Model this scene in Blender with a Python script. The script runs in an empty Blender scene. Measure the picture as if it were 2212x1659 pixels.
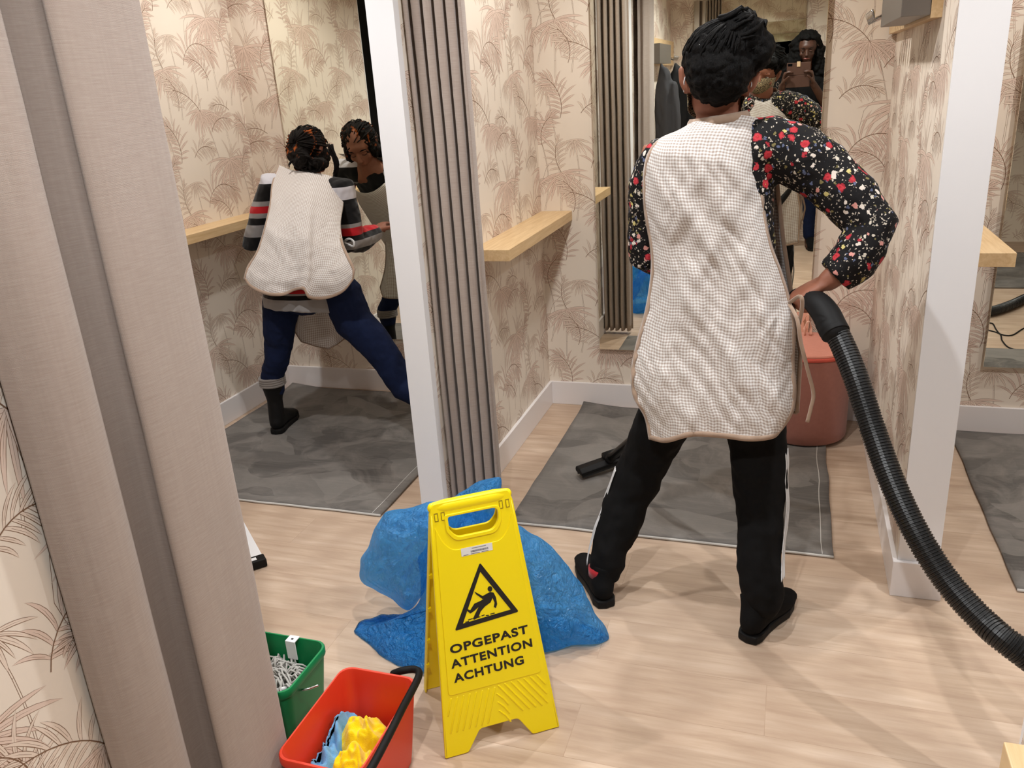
import bpy, bmesh, math, random
import numpy as np
from mathutils import Vector, Matrix, noise
PI = math.pi
SC = bpy.context.scene
COL = SC.collection
# ---------------------------------------------------------------- camera frame
W_, H_ = 2212, 1659
FPX = 1768.0
CAMZ = 1.5
def _frame():
    Y = np.array([1725 - W_/2, 150 - H_/2, FPX]); Y /= np.linalg.norm(Y)
    D = np.array([1436 - W_/2, 5741 - H_/2, FPX]); D /= np.linalg.norm(D)
    D = D - Y*(D @ Y); D /= np.linalg.norm(D)
    Z = -D
    X = np.cross(Y, Z)
    return np.array([X, Y, Z])
RW = _frame()
def ray(u, v):
    return RW @ np.array([u - W_/2, v - H_/2, FPX])
def P(u, v, y):
    d = ray(u, v); t = y/d[1]
    return Vector((d[0]*t, y, CAMZ + d[2]*t))
def PZ(u, v, z=0.0):
    d = ray(u, v); t = (z - CAMZ)/d[2]
    return Vector((d[0]*t, d[1]*t, z))
cam_d = bpy.data.cameras.new('camera'); cam = bpy.data.objects.new('camera', cam_d); COL.objects.link(cam)
cam_d.sensor_width = 36.0; cam_d.lens = FPX*36.0/W_; cam_d.clip_start = 0.03; cam_d.clip_end = 60
r_ = RW @ np.array([1, 0, 0]); u_ = RW @ np.array([0, -1, 0]); b_ = RW @ np.array([0, 0, -1])
M3 = Matrix(((r_[0], u_[0], b_[0]), (r_[1], u_[1], b_[1]), (r_[2], u_[2], b_[2])))
cam.matrix_world = Matrix.Translation((0, 0, CAMZ)) @ M3.to_4x4()
SC.camera = cam
SC.view_settings.view_transform = 'Standard'; SC.view_settings.look = 'None'
SC.view_settings.gamma = 1; SC.view_settings.use_curve_mapping = False
# ---------------------------------------------------------------- object helpers
def link(name, me, mats=None, parent=None, smooth=False):
    o = bpy.data.objects.new(name, me); COL.objects.link(o)
    if mats is not None:
        for m in (mats if isinstance(mats, (list, tuple)) else [mats]): me.materials.append(m)
    if smooth:
        me.polygons.foreach_set('use_smooth', [True]*len(me.polygons))
    if parent is not None: o.parent = parent
    return o
def empty(name, loc=(0, 0, 0), rz=0.0):
    o = bpy.data.objects.new(name, None); COL.objects.link(o); o.location = loc; o.rotation_euler = (0, 0, rz)
    o.empty_display_size = .1
    return o
def tag(o, label=None, cat=None, group=None, kind=None):
    if label: o['label'] = label
    if cat: o['category'] = cat
    if group: o['group'] = group
    if kind: o['kind'] = kind
    return o
def inv_loc(o, root):
    """mesh verts given in world coords, root an unrotated empty: shift so that world place is kept"""
    o.location = -Vector(root.location)
    return o
class MB:
    """collects shapes, builds ONE mesh"""
    def __init__(s): s.v = []; s.f = []; s.m = []; s.uv = {}
    def add(s, vs, fs, mi=0):
        n = len(s.v); s.v += [tuple(p) for p in vs]; s.f += [tuple(i + n for i in f) for f in fs]; s.m += [mi]*len(fs)
        return s
    def box(s, x0, x1, y0, y1, z0, z1, mi=0, M=None):
        vs = [Vector(p) for p in ((x0,y0,z0),(x1,y0,z0),(x1,y1,z0),(x0,y1,z0),(x0,y0,z1),(x1,y0,z1),(x1,y1,z1),(x0,y1,z1))]
        if M: vs = [M @ p for p in vs]
        return s.add(vs, [(0,3,2,1),(4,5,6,7),(0,1,5,4),(1,2,6,5),(2,3,7,6),(3,0,4,7)], mi)
    def prism(s, poly, axis_o, ax_u, ax_v, ax_w, t0, t1, mi=0):
        """poly 2D list extruded between t0..t1 along ax_w"""
        n = len(poly)
        a = [axis_o + ax_u*p[0] + ax_v*p[1] + ax_w*t0 for p in poly]
        b = [axis_o + ax_u*p[0] + ax_v*p[1] + ax_w*t1 for p in poly]
        fs = [tuple(range(n))[::-1], tuple(range(n, 2*n))] + [(i, (i+1) % n, n+(i+1) % n, n+i) for i in range(n)]
        return s.add(a+b, fs, mi)
    def tube(s, pts, rad, n=14, mi=0, caps=True, side=None, round_caps=False):
        """sweep; rad: float | list of float | list of (a,b) with a along side vector"""
        pts = [Vector(p) for p in pts]; m = len(pts)
        if not isinstance(rad, (list, tuple)): rad = [rad]*m
        rad = [(r if isinstance(r, (list, tuple)) else (r, r)) for r in rad]
        tang = []
        for i in range(m):
            t = pts[min(i+1, m-1)] - pts[max(i-1, 0)]
            tang.append(t.normalized() if t.length > 1e-9 else Vector((0, 0, 1)))
        sd = Vector(side) if side is not None else (Vector((1, 0, 0)) if abs(tang[0].x) < .8 else Vector((0, 1, 0)))
        rings = []
        P0, R0, T0 = list(pts), list(rad), list(tang)
        if round_caps:
            pre, post = [], []
            for k in (0, 1, 2):
                a = math.radians((78, 52, 26)[k])
                rr = sum(rad[0])/2
                pre.append((pts[0] - tang[0]*rr*math.sin(a), (rad[0][0]*math.cos(a), rad[0][1]*math.cos(a)), tang[0]))
                rr = sum(rad[-1])/2
                post.insert(0, (pts[-1] + tang[-1]*rr*math.sin(a), (rad[-1][0]*math.cos(a), rad[-1][1]*math.cos(a)), tang[-1]))
            P0 = [p[0] for p in pre] + P0 + [p[0] for p in post]
            R0 = [p[1] for p in pre] + R0 + [p[1] for p in post]
            T0 = [p[2] for p in pre] + T0 + [p[2] for p in post]
        cur = sd
        for p, r, t in zip(P0, R0, T0):
            c = cur - t*cur.dot(t)
            if c.length < 1e-4: c = t.orthogonal()
            c.normalize()
            if side is None: cur = c
            d = t.cross(c)
            rings.append([p + c*(r[0]*math.cos(2*PI*k/n)) + d*(r[1]*math.sin(2*PI*k/n)) for k in range(n)])
        vs = [v for rg in rings for v in rg]; fs = []
        for i in range(len(rings)-1):
            for k in range(n):
                fs.append((i*n+k, i*n+(k+1) % n, (i+1)*n+(k+1) % n, (i+1)*n+k))
        if caps:
            fs.append(tuple(range(n))[::-1]); fs.append(tuple(range((len(rings)-1)*n, len(rings)*n)))
        return s.add(vs, fs, mi)
    def ell(s, c, r, M=None, nu=20, nv=12, mi=0):
        c = Vector(c); vs = []; fs = []
        for j in range(nv+1):
            th = PI*j/nv
            for i in range(nu):
                ph = 2*PI*i/nu
                p = Vector((r[0]*math.sin(th)*math.cos(ph), r[1]*math.sin(th)*math.sin(ph), r[2]*math.cos(th)))
                if M: p = M @ p
                vs.append(c + p)
        for j in range(nv):
            for i in range(nu):
                fs.append((j*nu+i, (j+1)*nu+i, (j+1)*nu+(i+1) % nu, j*nu+(i+1) % nu))
        return s.add(vs, fs, mi)
    def lathe(s, prof, c=(0, 0, 0), n=48, mi=0):
        c = Vector(c); vs = []; fs = []
        for r, z in prof:
            for k in range(n): vs.append(c + Vector((r*math.cos(2*PI*k/n), r*math.sin(2*PI*k/n), z)))
        for j in range(len(prof)-1):
            for k in range(n): fs.append((j*n+k, j*n+(k+1) % n, (j+1)*n+(k+1) % n, (j+1)*n+k))
        return s.add(vs, fs, mi)
    def mesh(s, name='m'):
        me = bpy.data.meshes.new(name); me.from_pydata([tuple(v) for v in s.v], [], s.f)
        if any(s.m): me.polygons.foreach_set('material_index', s.m)
        me.update(); return me
    def build(s, name, mats, parent=None, smooth=False, bevel=0, world=False, seg=2, autos=False):
        me = s.mesh(name)
        bm = bmesh.new(); bm.from_mesh(me)
        bmesh.ops.remove_doubles(bm, verts=bm.verts, dist=1e-6)
        bmesh.ops.recalc_face_normals(bm, faces=bm.faces)
        if bevel:
            es = [e for e in bm.edges if len(e.link_faces) == 2 and e.calc_face_angle(0) > .6]
            bmesh.ops.bevel(bm, geom=es, offset=bevel, segments=seg, affect='EDGES', profile=.6, clamp_overlap=True)
        bm.to_mesh(me); bm.free()
        o = link(name, me, mats, parent, smooth)
        if autos:
            me.polygons.foreach_set('use_smooth', [True]*len(me.polygons))
            try: me.set_sharp_from_angle(angle=.7)
            except Exception: pass
        if world and parent is not None: inv_loc(o, parent)
        return o
def evaluated(name, me, mods):
    """apply modifiers through the depsgraph, return plain mesh"""
    t = bpy.data.objects.new('tmp', me); COL.objects.link(t)
    for typ, kw in mods:
        m = t.modifiers.new(typ, typ)
        for k, v in kw.items(): setattr(m, k, v)
    dg = bpy.context.evaluated_depsgraph_get(); dg.update()
    out = bpy.data.meshes.new_from_object(t.evaluated_get(dg)); out.name = name
    bpy.data.objects.remove(t); bpy.data.meshes.remove(me)
    out.materials.clear()
    return out
def organic(name, mb, mats, parent, voxel=.008, smooth=6, fn=None, world=True, matfn=None, fac=.5):
    """fused body surface: voxel remesh of overlapping shapes, smoothed"""
    me = mb.mesh(name)
    bm = bmesh.new(); bm.from_mesh(me); bmesh.ops.recalc_face_normals(bm, faces=bm.faces); bm.to_mesh(me); bm.free()
    me = evaluated(name, me, [('REMESH', dict(mode='VOXEL', voxel_size=voxel, use_smooth_shade=True)),
                              ('SMOOTH', dict(factor=fac, iterations=smooth))])
    if fn:
        nr = [Vector(v.normal) for v in me.vertices]
        for v, nn in zip(me.vertices, nr): v.co = fn(Vector(v.co), nn)
    me.update()
    o = link(name, me, mats, parent, True)
    if matfn:
        me.polygons.foreach_set('material_index', [matfn(p.center) for p in me.polygons])
    if world and parent is not None: inv_loc(o, parent)
    return o
def grid(name, rows, mats, parent=None, uvfn=None, thick=0, world=True, matfn=None, sub=0, closed=False):
    """rows: list of lists of Vectors"""
    R = len(rows); C = len(rows[0])
    vs = [tuple(p) for r in rows for p in r]; fs = []
    for i in range(R-1):
        for j in range(C-1 if not closed else C):
            fs.append((i*C+j, i*C+(j+1) % C, (i+1)*C+(j+1) % C, (i+1)*C+j))
    me = bpy.data.meshes.new(name); me.from_pydata(vs, [], fs)
    uv = me.uv_layers.new(name='UV')
    for p in me.polygons:
        for li in p.loop_indices:
            vi = me.loops[li].vertex_index; i, j = divmod(vi, C)
            uv.data[li].uv = uvfn(i, j) if uvfn else (j/(C-1), i/(R-1))
    me.update()
    if thick or sub:
        mods = []
        if sub: mods.append(('SUBSURF', dict(levels=sub, render_levels=sub)))
        if thick: mods.append(('SOLIDIFY', dict(thickness=thick, offset=0)))
        if matfn: me.polygons.foreach_set('material_index', [matfn(p.index // (C-1), p.index % (C-1)) for p in me.polygons])
        for m in (mats if isinstance(mats, (list, tuple)) else [mats]): me.materials.append(m)
        me = evaluated(name, me, mods)
    elif matfn:
        me.polygons.foreach_set('material_index', [matfn(p.index // (C-1), p.index % (C-1)) for p in me.polygons])
    o = link(name, me, mats, parent, True)
    if world and parent is not None: inv_loc(o, parent)
    return o
def spline(pts, n):
    """Catmull-Rom through pts -> n samples (tuples any dim)"""
    p = [np.array(q, float) for q in pts]; p = [2*p[0]-p[1]] + p + [2*p[-1]-p[-2]]
    m = len(p) - 3; out = []
    for k in range(n):
        t = k/(n-1)*m; i = min(int(t), m-1); t -= i
        a, b, c, d = p[i:i+4]
        out.append(.5*((2*b) + (-a+c)*t + (2*a-5*b+4*c-d)*t*t + (-a+3*b-3*c+d)*t**3))
    return out
def sp3(pts, n): return [Vector(q) for q in spline(pts, n)]
def nz(p, s=1.0, seed=0.0): return noise.noise(Vector((p[0]*s+seed, p[1]*s-seed*1.7, p[2]*s+seed*.6)))
# ---------------------------------------------------------------- materials
def lin(c):
    if isinstance(c, (int, float)): c = (c, c, c)
    return tuple((x/255/12.92 if x/255 <= .04045 else ((x/255+.055)/1.055)**2.4) for x in c[:3]) + (1.0,)
class NT:
    def __init__(s, name, **kw):
        s.m = bpy.data.materials.new(name); s.m.use_nodes = True
        s.t = s.m.node_tree; s.b = s.t.nodes['Principled BSDF']; s.out = s.t.nodes['Material Output']
        for k, v in kw.items(): s.set(k, v)
    def set(s, k, v):
        k = {'base': 'Base Color', 'rough': 'Roughness', 'metal': 'Metallic', 'alpha': 'Alpha', 'spec': 'Specular IOR Level', 'trans': 'Transmission Weight', 'ior': 'IOR', 'sheen': 'Sheen Weight', 'coat': 'Coat Weight', 'sss': 'Subsurface Weight', 'emis': 'Emission Color', 'estr': 'Emission Strength', 'normal': 'Normal'}.get(k, k)
        if hasattr(v, 'links') or isinstance(v, bpy.types.NodeSocket): s.t.links.new(v, s.b.inputs[k])
        else: s.b.inputs[k].default_value = v
        return s
    def n(s, typ, ins=None, **kw):
        nd = s.t.nodes.new(typ)
        for k, v in kw.items(): setattr(nd, k, v)
        for k, v in (ins or {}).items():
            if isinstance(v, bpy.types.NodeSocket): s.t.links.new(v, nd.inputs[k])
            else: nd.inputs[k].default_value = v
        return nd
    def math(s, op, a, b=0.0, c=None, clamp=False):
        ins = {0: a, 1: b}
        if c is not None: ins[2] = c
        return s.n('ShaderNodeMath', ins, operation=op, use_clamp=clamp).outputs[0]
    def coord(s, which='Object', scale=(1, 1, 1), rot=(0, 0, 0), loc=(0, 0, 0)):
        c = s.n('ShaderNodeTexCoord').outputs[which]
        return s.n('ShaderNodeMapping', {'Vector': c, 'Scale': scale, 'Rotation': rot, 'Location': loc}).outputs[0]
    def noise(s, vec, scale=5, detail=3, rough=.5, dist=0):
        return s.n('ShaderNodeTexNoise', {'Vector': vec, 'Scale': scale, 'Detail': detail, 'Roughness': rough, 'Distortion': dist})
    def ramp(s, fac, stops, interp='LINEAR'):
        nd = s.n('ShaderNodeValToRGB', {'Fac': fac}); cr = nd.color_ramp; cr.interpolation = interp
        while len(cr.elements) < len(stops): cr.elements.new(.5)
        for e, (p, c) in zip(cr.elements, stops):
            e.position = p; e.color = c if len(c) == 4 and max(c) <= 1.0 else lin(c)
        return nd.outputs[0]
    def mix(s, fac, a, b, blend='MIX'):
        nd = s.n('ShaderNodeMix', data_type='RGBA', blend_type=blend)
        for i, v in ((0, fac), (6, a), (7, b)):
            if isinstance(v, bpy.types.NodeSocket): s.t.links.new(v, nd.inputs[i])
            else: nd.inputs[i].default_value = v
        return nd.outputs[2]
    def bump(s, h, strength=.3, dist=.002, normal=None):
        ins = {'Height': h, 'Strength': strength, 'Distance': dist}
        if normal is not None: ins['Normal'] = normal
        return s.n('ShaderNodeBump', ins).outputs[0]
def flat(name, c, rough=.5, metal=0, **kw):
    t = NT(name, base=lin(c), rough=rough, metal=metal, **kw); return t.m
# ================================================================ materials of the place
def m_floor():
    t = NT('oak_plank_floor')
    v = t.coord('Object', rot=(0, 0, 0))
    br = t.n('ShaderNodeTexBrick', {'Vector': v, 'Color1': (0, 0, 0, 1), 'Color2': (1, 1, 1, 1), 'Mortar': (.5, .5, .5, 1), 'Scale': 1.0, 'Mortar Size': .0008, 'Mortar Smooth': .3, 'Bias': 0, 'Brick Width': 1.22, 'Row Height': .183}, offset=.37, offset_frequency=2)
    # per plank random shift of the grain
    sh = t.n('ShaderNodeVectorMath', {0: br.outputs['Color'], 1: (7.3, 3.1, 0)}, operation='MULTIPLY').outputs[0]
    v2 = t.n('ShaderNodeVectorMath', {0: v, 1: sh}, operation='ADD').outputs[0]
    g = t.n('ShaderNodeMapping', {'Vector': v2, 'Scale': (.9, 9, 1)}).outputs[0]
    n1 = t.noise(g, 3.2, 6, .62, .25).outputs[0]
    g2 = t.n('ShaderNodeMapping', {'Vector': v2, 'Scale': (1.6, 7.5, 1)}).outputs[0]
    wv = t.n('ShaderNodeTexWave', {'Vector': g2, 'Scale': .9, 'Distortion': 11, 'Detail': 2.5, 'Detail Scale': .55, 'Detail Roughness': .5}, wave_type='RINGS', rings_direction='Y').outputs['Fac']
    g3 = t.n('ShaderNodeMapping', {'Vector': v2, 'Scale': (6, 160, 1)}).outputs[0]
    n3 = t.noise(g3, 3, 3, .6).outputs[0]
    big = t.noise(v2, 1.1, 2, .5).outputs[0]
    a = t.ramp(n1, [(.26, (160, 130, 106)), (.5, (194, 168, 143)), (.74, (216, 194, 172))])
    b = t.mix(t.math('MULTIPLY', wv, .36), a, lin((158, 130, 108)))
    c = t.mix(t.math('MULTIPLY', n3, .18), b, lin((222, 204, 184)))
    d = t.mix(t.ramp(br.outputs['Color'], [(0, (0, 0, 0)), (1, (170, 170, 170))]), c, lin((176, 146, 120)))
    e = t.mix(t.math('MULTIPLY', big, .18), d, lin((218, 198, 184)))
    f = t.mix(t.math('MULTIPLY', br.outputs['Fac'], .45), e, lin((150, 122, 98)))
    t.set('base', f).set('rough', t.math('MULTIPLY_ADD', n1, .18, .36)).set('spec', .35)
    h = t.math('ADD', t.math('MULTIPLY', n3, .4), t.math('MULTIPLY', br.outputs['Fac'], -1.0))
    t.set('normal', t.bump(h, .12, .001))
    return t.m
def m_linen(name, c1, c2, c3, s=1.0):
    t = NT(name)
    uv = t.coord('UV')
    # u = metres along cloth, v = metres of height
    h = t.n('ShaderNodeTexWave', {'Vector': uv, 'Scale': 260*s, 'Distortion': 1.2, 'Detail': 1.5, 'Detail Scale': .3}, bands_direction='Y').outputs['Fac']
    w = t.n('ShaderNodeTexWave', {'Vector': uv, 'Scale': 260*s, 'Distortion': 1.2, 'Detail': 1.5, 'Detail Scale': .3}, bands_direction='X').outputs['Fac']
    s1 = t.noise(t.n('ShaderNodeMapping', {'Vector': uv, 'Scale': (26, 430, 1)}).outputs[0], 1, 4, .6).outputs[0]
    s2 = t.noise(t.n('ShaderNodeMapping', {'Vector': uv, 'Scale': (150, 4, 1)}).outputs[0], 1, 3, .6).outputs[0]
    big = t.noise(uv, 6, 3, .5).outputs[0]
    a = t.mix(t.ramp(s1, [(.3, (0, 0, 0)), (.8, (200, 200, 200))]), lin(c1), lin(c2))
    b = t.mix(t.math('MULTIPLY', t.ramp(s2, [(.35, (0, 0, 0)), (.75, (255, 255, 255))]), .22), a, lin(c3))
    c = t.mix(t.math('MULTIPLY', t.math('MULTIPLY', h, w), .35), b, lin(c2))
    d = t.mix(t.math('MULTIPLY', big, .25), c, lin(c3))
    t.set('base', d).set('rough', .92).set('sheen', .25).set('spec', .15)
    t.set('normal', t.bump(t.math('ADD', t.math('ADD', h, w), s1), .35, .0006))
    return t.m
def m_rug():
    t = NT('grey_pile_rug')
    v = t.coord('Object')
    fine = t.noise(v, 700, 2, .6).outputs[0]
    dirn = t.noise(t.n('ShaderNodeMapping', {'Vector': v, 'Rotation': (0, 0, .5), 'Scale': (3, 90, 1)}).outputs[0], 1.0, 4, .6).outputs[0]
    dv = t.noise(v, 2.2, 3, .5)
    vv = t.n('ShaderNodeVectorMath', {0: v, 1: t.n('ShaderNodeVectorMath', {0: dv.outputs['Color'], 1: (.35, .35, 0)}, operation='MULTIPLY').outputs[0]}, operation='ADD').outputs[0]
    vo = t.n('ShaderNodeTexVoronoi', {'Vector': t.n('ShaderNodeMapping', {'Vector': vv, 'Rotation': (0, 0, .35), 'Scale': (2.2, 5, 1)}).outputs[0], 'Scale': 1.6}).outputs['Color']
    sm = t.noise(vv, 5, 5, .65, 1.0).outputs[0]
    a = t.mix(t.n('ShaderNodeSeparateColor', {0: vo}).outputs[0], lin((92, 88, 84)), lin((134, 129, 123)))
    b = t.mix(t.ramp(sm, [(.45, (0, 0, 0)), (.66, (220, 220, 220))]), a, lin((150, 143, 136)))
    c = t.mix(t.ramp(dirn, [(.5, (0, 0, 0)), (.75, (150, 150, 150))]), b, lin((158, 151, 144)))
    d = t.mix(t.math('MULTIPLY', fine, .5), c, lin((88, 83, 80)))
    t.set('base', d).set('rough', .85).set('sheen', .08).set('spec', .2)
    t.set('normal', t.bump(t.math('ADD', fine, t.math('MULTIPLY', dirn, .6)), .5, .002))
    return t.m
def m_oak(name='pale_oak', c1=(222, 192, 148), c2=(204, 170, 124)):
    t = NT(name)
    v = t.coord('Object')
    g = t.noise(t.n('ShaderNodeMapping', {'Vector': v, 'Scale': (60, 4, 60)}).outputs[0], 1.5, 5, .6, .3).outputs[0]
    t.set('base', t.ramp(g, [(.3, c2), (.65, c1)])).set('rough', .45).set('spec', .35)
    t.set('normal', t.bump(g, .08, .001))
    return t.m
def m_paint(name, c, r=.5):
    t = NT(name, rough=r)
    n_ = t.noise(t.coord('Object'), 180, 2, .6).outputs[0]
    t.set('base', lin(c)); t.set('normal', t.bump(n_, .05, .0006)); t.set('spec', .3)
    return t.m
M = {}
M['floor'] = m_floor()
M['paper'] = m_paint('cream_wallpaper_ground', (234, 222, 207), .6)
M['leaf'] = flat('wallpaper_leaf_pink', (225, 203, 188), .65, spec=.25)
M['leaf2'] = flat('wallpaper_leaf_pale', (230, 213, 197), .65, spec=.25)
M['line'] = flat('wallpaper_leaf_line', (128, 98, 76), .65, spec=.25)
M['white'] = m_paint('white_paint', (236, 234, 234), .45)
M['skirt'] = m_paint('white_skirting_gloss', (234, 229, 228), .3)
M['ceil'] = m_paint('ceiling_paint', (225, 222, 216), .8)
M['oak'] = m_oak()
M['rug'] = m_rug()
M['linen'] = m_linen('beige_linen', (164, 147, 136), (194, 182, 173), (140, 124, 113))
M['edge'] = flat('rug_binding', (200, 196, 190), .8)
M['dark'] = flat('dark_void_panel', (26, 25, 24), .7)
mt = NT('mirror_silver', base=(.90, .915, .84, 1), rough=.0, metal=1); M['mirror'] = mt.m
M['glass_edge'] = flat('mirror_edge', (70, 78, 66), .25)
M['steel'] = flat('brushed_grey_metal', (128, 122, 116), .42, .6)
M['chrome'] = flat('chrome', (215, 215, 215), .15, 1)
# ================================================================ palm wallpaper as one pattern tile
TW, TH = .53, .64
def make_tile():
    rnd = random.Random(5); polys = []; fr = [0]
    def leaf(b, ang, L, w, bend, fill, k):
        n = 6; mid = []; p = np.array(b, float); a = ang
        for i in range(n+1):
            mid.append((p.copy(), a)); p = p + np.array([math.cos(a), math.sin(a)])*L/n; a += bend/n
        def outl(wd, s0, s1, L0=0):
            l = []; r = []
            for i, (q, aa) in enumerate(mid):
                s = i/n; ww = wd*(math.sin(PI*min(1, s*.86+.14))**.7)*(1 if i < n else 0)
                nn = np.array([-math.sin(aa), math.cos(aa)])
                if i == n: l.append(q)
                else: l.append(q + nn*ww); r.append(q - nn*ww)
            return l + r[::-1]
        k = k + fr[0]*.0215
        polys.append((outl(w, 0, 1), 3, k*2))
        ft = outl(max(w-.00105, w*.5), 0, 1)
        polys.append((ft, fill, k*2+1))
        # mid vein
        q0, q1 = mid[1][0], mid[4][0]; d = q1-q0; d /= (np.linalg.norm(d)+1e-9); nn = np.array([-d[1], d[0]])*.00028
        polys.append(([q0+nn, mid[3][0]+nn, q1, mid[3][0]-nn, q0-nn], 3, k*2+1.6))
    def line(pts, w, k):
        fr[0] += 1; k = k + fr[0]*.011
        for a, b in zip(pts[:-1], pts[1:]):
            a = np.array(a); b = np.array(b); d = b-a; L = np.linalg.norm(d)+1e-9; nn = np.array([-d[1], d[0]])/L*w
            polys.append(([a+nn, b+nn, b-nn, a-nn], 3, k))
    def droop(a, amt):          # bend towards straight down
        d = ((-PI/2 - a + PI) % (2*PI)) - PI
        return max(-amt, min(amt, d))
    def fan(c, a0, a1, n, L, k0=0, w=.0052, fill=1, am=.9):
        idx = list(range(n)); rnd.shuffle(idx); fr[0] += 1
        for q, i in enumerate(idx):
            a = a0 + (a1-a0)*i/(n-1) + rnd.uniform(-.06, .06)
            LL = L*rnd.uniform(.7, 1.08)
            leaf(c, a, LL, w*rnd.uniform(.8, 1.15), droop(a, am)*rnd.uniform(.5, 1), fill, k0 + q)
    def pinn(b, ang, L, bend, n, ll, k0=0, w=.0042, fill=1, am=1.0, sides=(1, -1)):
        p = np.array(b, float); a = ang; pts = [p.copy()]; fr[0] += 1
        q = 0
        for i in range(n):
            p = p + np.array([math.cos(a), math.sin(a)])*L/n; a += bend/n; pts.append(p.copy())
            s = i/(n-1)
            l_ = ll*(.55+.8*math.sin(PI*(.12+.8*s)))*.8
            for sd in sides:
                aa = a + sd*(1.15-.75*s) + rnd.uniform(-.08, .08)
                leaf(p, aa, l_*rnd.uniform(.8, 1.1), w*rnd.uniform(.85, 1.1), droop(aa, am)*rnd.uniform(.4, .9), fill, k0+q); q += 1
        leaf(p, a, ll*.7, w, 0, fill, k0+q)
        line(pts, .0011, (k0+q)*2+2)
    def stem(x0, y0, x1, y1, w, k=0, bow=.02):
        for s in (-1, 1):
            pts = []
            for i in range(9):
                t = i/8; pts.append((x0+(x1-x0)*t + s*w*(1-.4*t) + bow*math.sin(PI*t), y0+(y1-y0)*t))
            line(pts, .0005, k)
        for i in range(1, 8):
            t = i/8; xx = x0+(x1-x0)*t + bow*math.sin(PI*t); yy = y0+(y1-y0)*t
            line([(xx-w*.9, yy), (xx+w*.6, yy+.002)], .0004, k)
    # stems
    stem(.085, -.16, .12, .26, .003); stem(.30, -.16, .275, .42, .0045, bow=-.015); stem(.44, -.02, .40, .56, .003, bow=.02)
    stem(.20, .12, .16, .60, .002, bow=.03)
    line([(.12, .26), (.10, .34), (.115, .42), (.16, .47)], .0006, 0)
    line([(.35, .16), (.38, .24), (.43, .29)], .0006, 0)
    # big weeping fan
    fan((.275, .440), .15, -PI-.25, 19, .185, 0, .0068)
    fan((.280, .440), 1.7, .3, 5, .115, 10, .0052, 2)
    # arching pinnate frond
    pinn((.060, .235), 1.25, .27, -2.2, 12, .115, 0, .0052, 1)
    # hanging feather, right
    fan((.445, .215), .2, -2.9, 15, .150, 0, .0062, 1, .8)
    pinn((.45, .22), 2.1, .13, -.9, 7, .070, 6, .0042, 2)
    # lower left palm
    fan((.115, .035), .0, -PI-.1, 14, .150, 0, .0062)
    pinn((.12, .03), 2.2, .20, .9, 9, .09, 4, .005, 2)
    # upright brush and small sprigs
    pinn((.455, .455), 1.3, .19, 1.3, 10, .085, 2, .0046, 1)
    fan((.395, .600), .0, -PI, 9, .100, 0, .005, 2)
    pinn((.175, .575), 1.0, .16, -1.4, 8, .08, 3, .0044, 1)
    pinn((.335, .03), 2.5, .13, 1.1, 7, .06, 3, .004, 2)
    fan((.335, .185), .3, -2.6, 10, .085, 2, .0044, 2)
    pinn((.02, .47), .9, .15, -1.5, 9, .075, 3, .0044, 2)
    pinn((.22, .17), 1.9, .15, 1.2, 9, .07, 1, .0042, 1)
    fan((.515, .36), -.1, -2.9, 10, .095, 2, .0046, 2)
    fan((.215, .02), .1, -3.2, 12, .10, 1, .005, 1)
    pinn((.37, .33), 1.9, .15, -1.4, 9, .075, 2, .0045, 1)
    pinn((.50, .04), 1.2, .16, 1.5, 9, .075, 2, .0045, 2)
    stem(.365, .05, .37, .33, .0025)
    stem(.515, .0, .515, .36, .0025)
    return [(np.array(p), mi, k) for p, mi, k in polys]
TILE = make_tile()
def clip(poly, x0, x1, y0, y1):
    def cl(pl, ax, val, sgn):
        out = []
        for i in range(len(pl)):
            a, b = pl[i], pl[(i+1) % len(pl)]
            ia = (a[ax]-val)*sgn >= 0; ib = (b[ax]-val)*sgn >= 0
            if ia: out.append(a)
            if ia != ib:
                t = (val-a[ax])/(b[ax]-a[ax]); out.append(a + (b-a)*t)
        return out
    pl = list(poly)
    for ax, val, sg in ((0, x0, 1), (0, x1, -1), (1, y0, 1), (1, y1, -1)):
        if len(pl) < 3: return []
        pl = cl(pl, ax, val, sg)
    return pl if len(pl) >= 3 else []
def paper_on(mb, origin, du, nrm, u0, u1, z0, z1, phase=(0, 0), scale=1.0):
    """pattern polygons on a vertical plane: origin+du*u, z; facing nrm"""
    du = Vector(du); nrm = Vector(nrm)
    tw, th = TW*scale, TH*scale
    V = []; F = []; I = []
    for i in range(int(math.floor((u0-phase[0])/tw))-1, int(math.ceil((u1-phase[0])/tw))+1):
        for j in range(int(math.floor((z0-phase[1])/th))-1, int(math.ceil((z1-phase[1])/th))+1):
            off = np.array([i*tw+phase[0], j*th+phase[1] + (0)])
            for p, mi, k in TILE:
                q = p*scale + off
                mn = q.min(0); mx = q.max(0)
                if mx[0] < u0 or mn[0] > u1 or mx[1] < z0 or mn[1] > z1: continue
                if mn[0] < u0 or mx[0] > u1 or mn[1] < z0 or mx[1] > z1:
                    q = clip(q, u0, u1, z0, z1)
                    if not len(q): continue
                n0 = len(V); e = .00015 + k*.0000105
                for a in q:
                    w = Vector(origin) + du*float(a[0]) + nrm*e; V.append((w.x, w.y, float(a[1])))
                F.append(tuple(range(n0, n0+len(q)))); I.append(mi)
    n = len(mb.v); mb.v += V; mb.f += [tuple(a+n for a in f) for f in F]; mb.m += I
ZT = 2.55
MW = [M['paper'], M['leaf'], M['leaf2'], M['line'], M['white']]
def struct(name, mb, mats, bevel=0, recalc=True):
    if recalc: o = mb.build(name, mats, bevel=bevel)
    else:
        o = link(name, mb.mesh(name), mats)
    o['kind'] = 'structure'; return o
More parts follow.
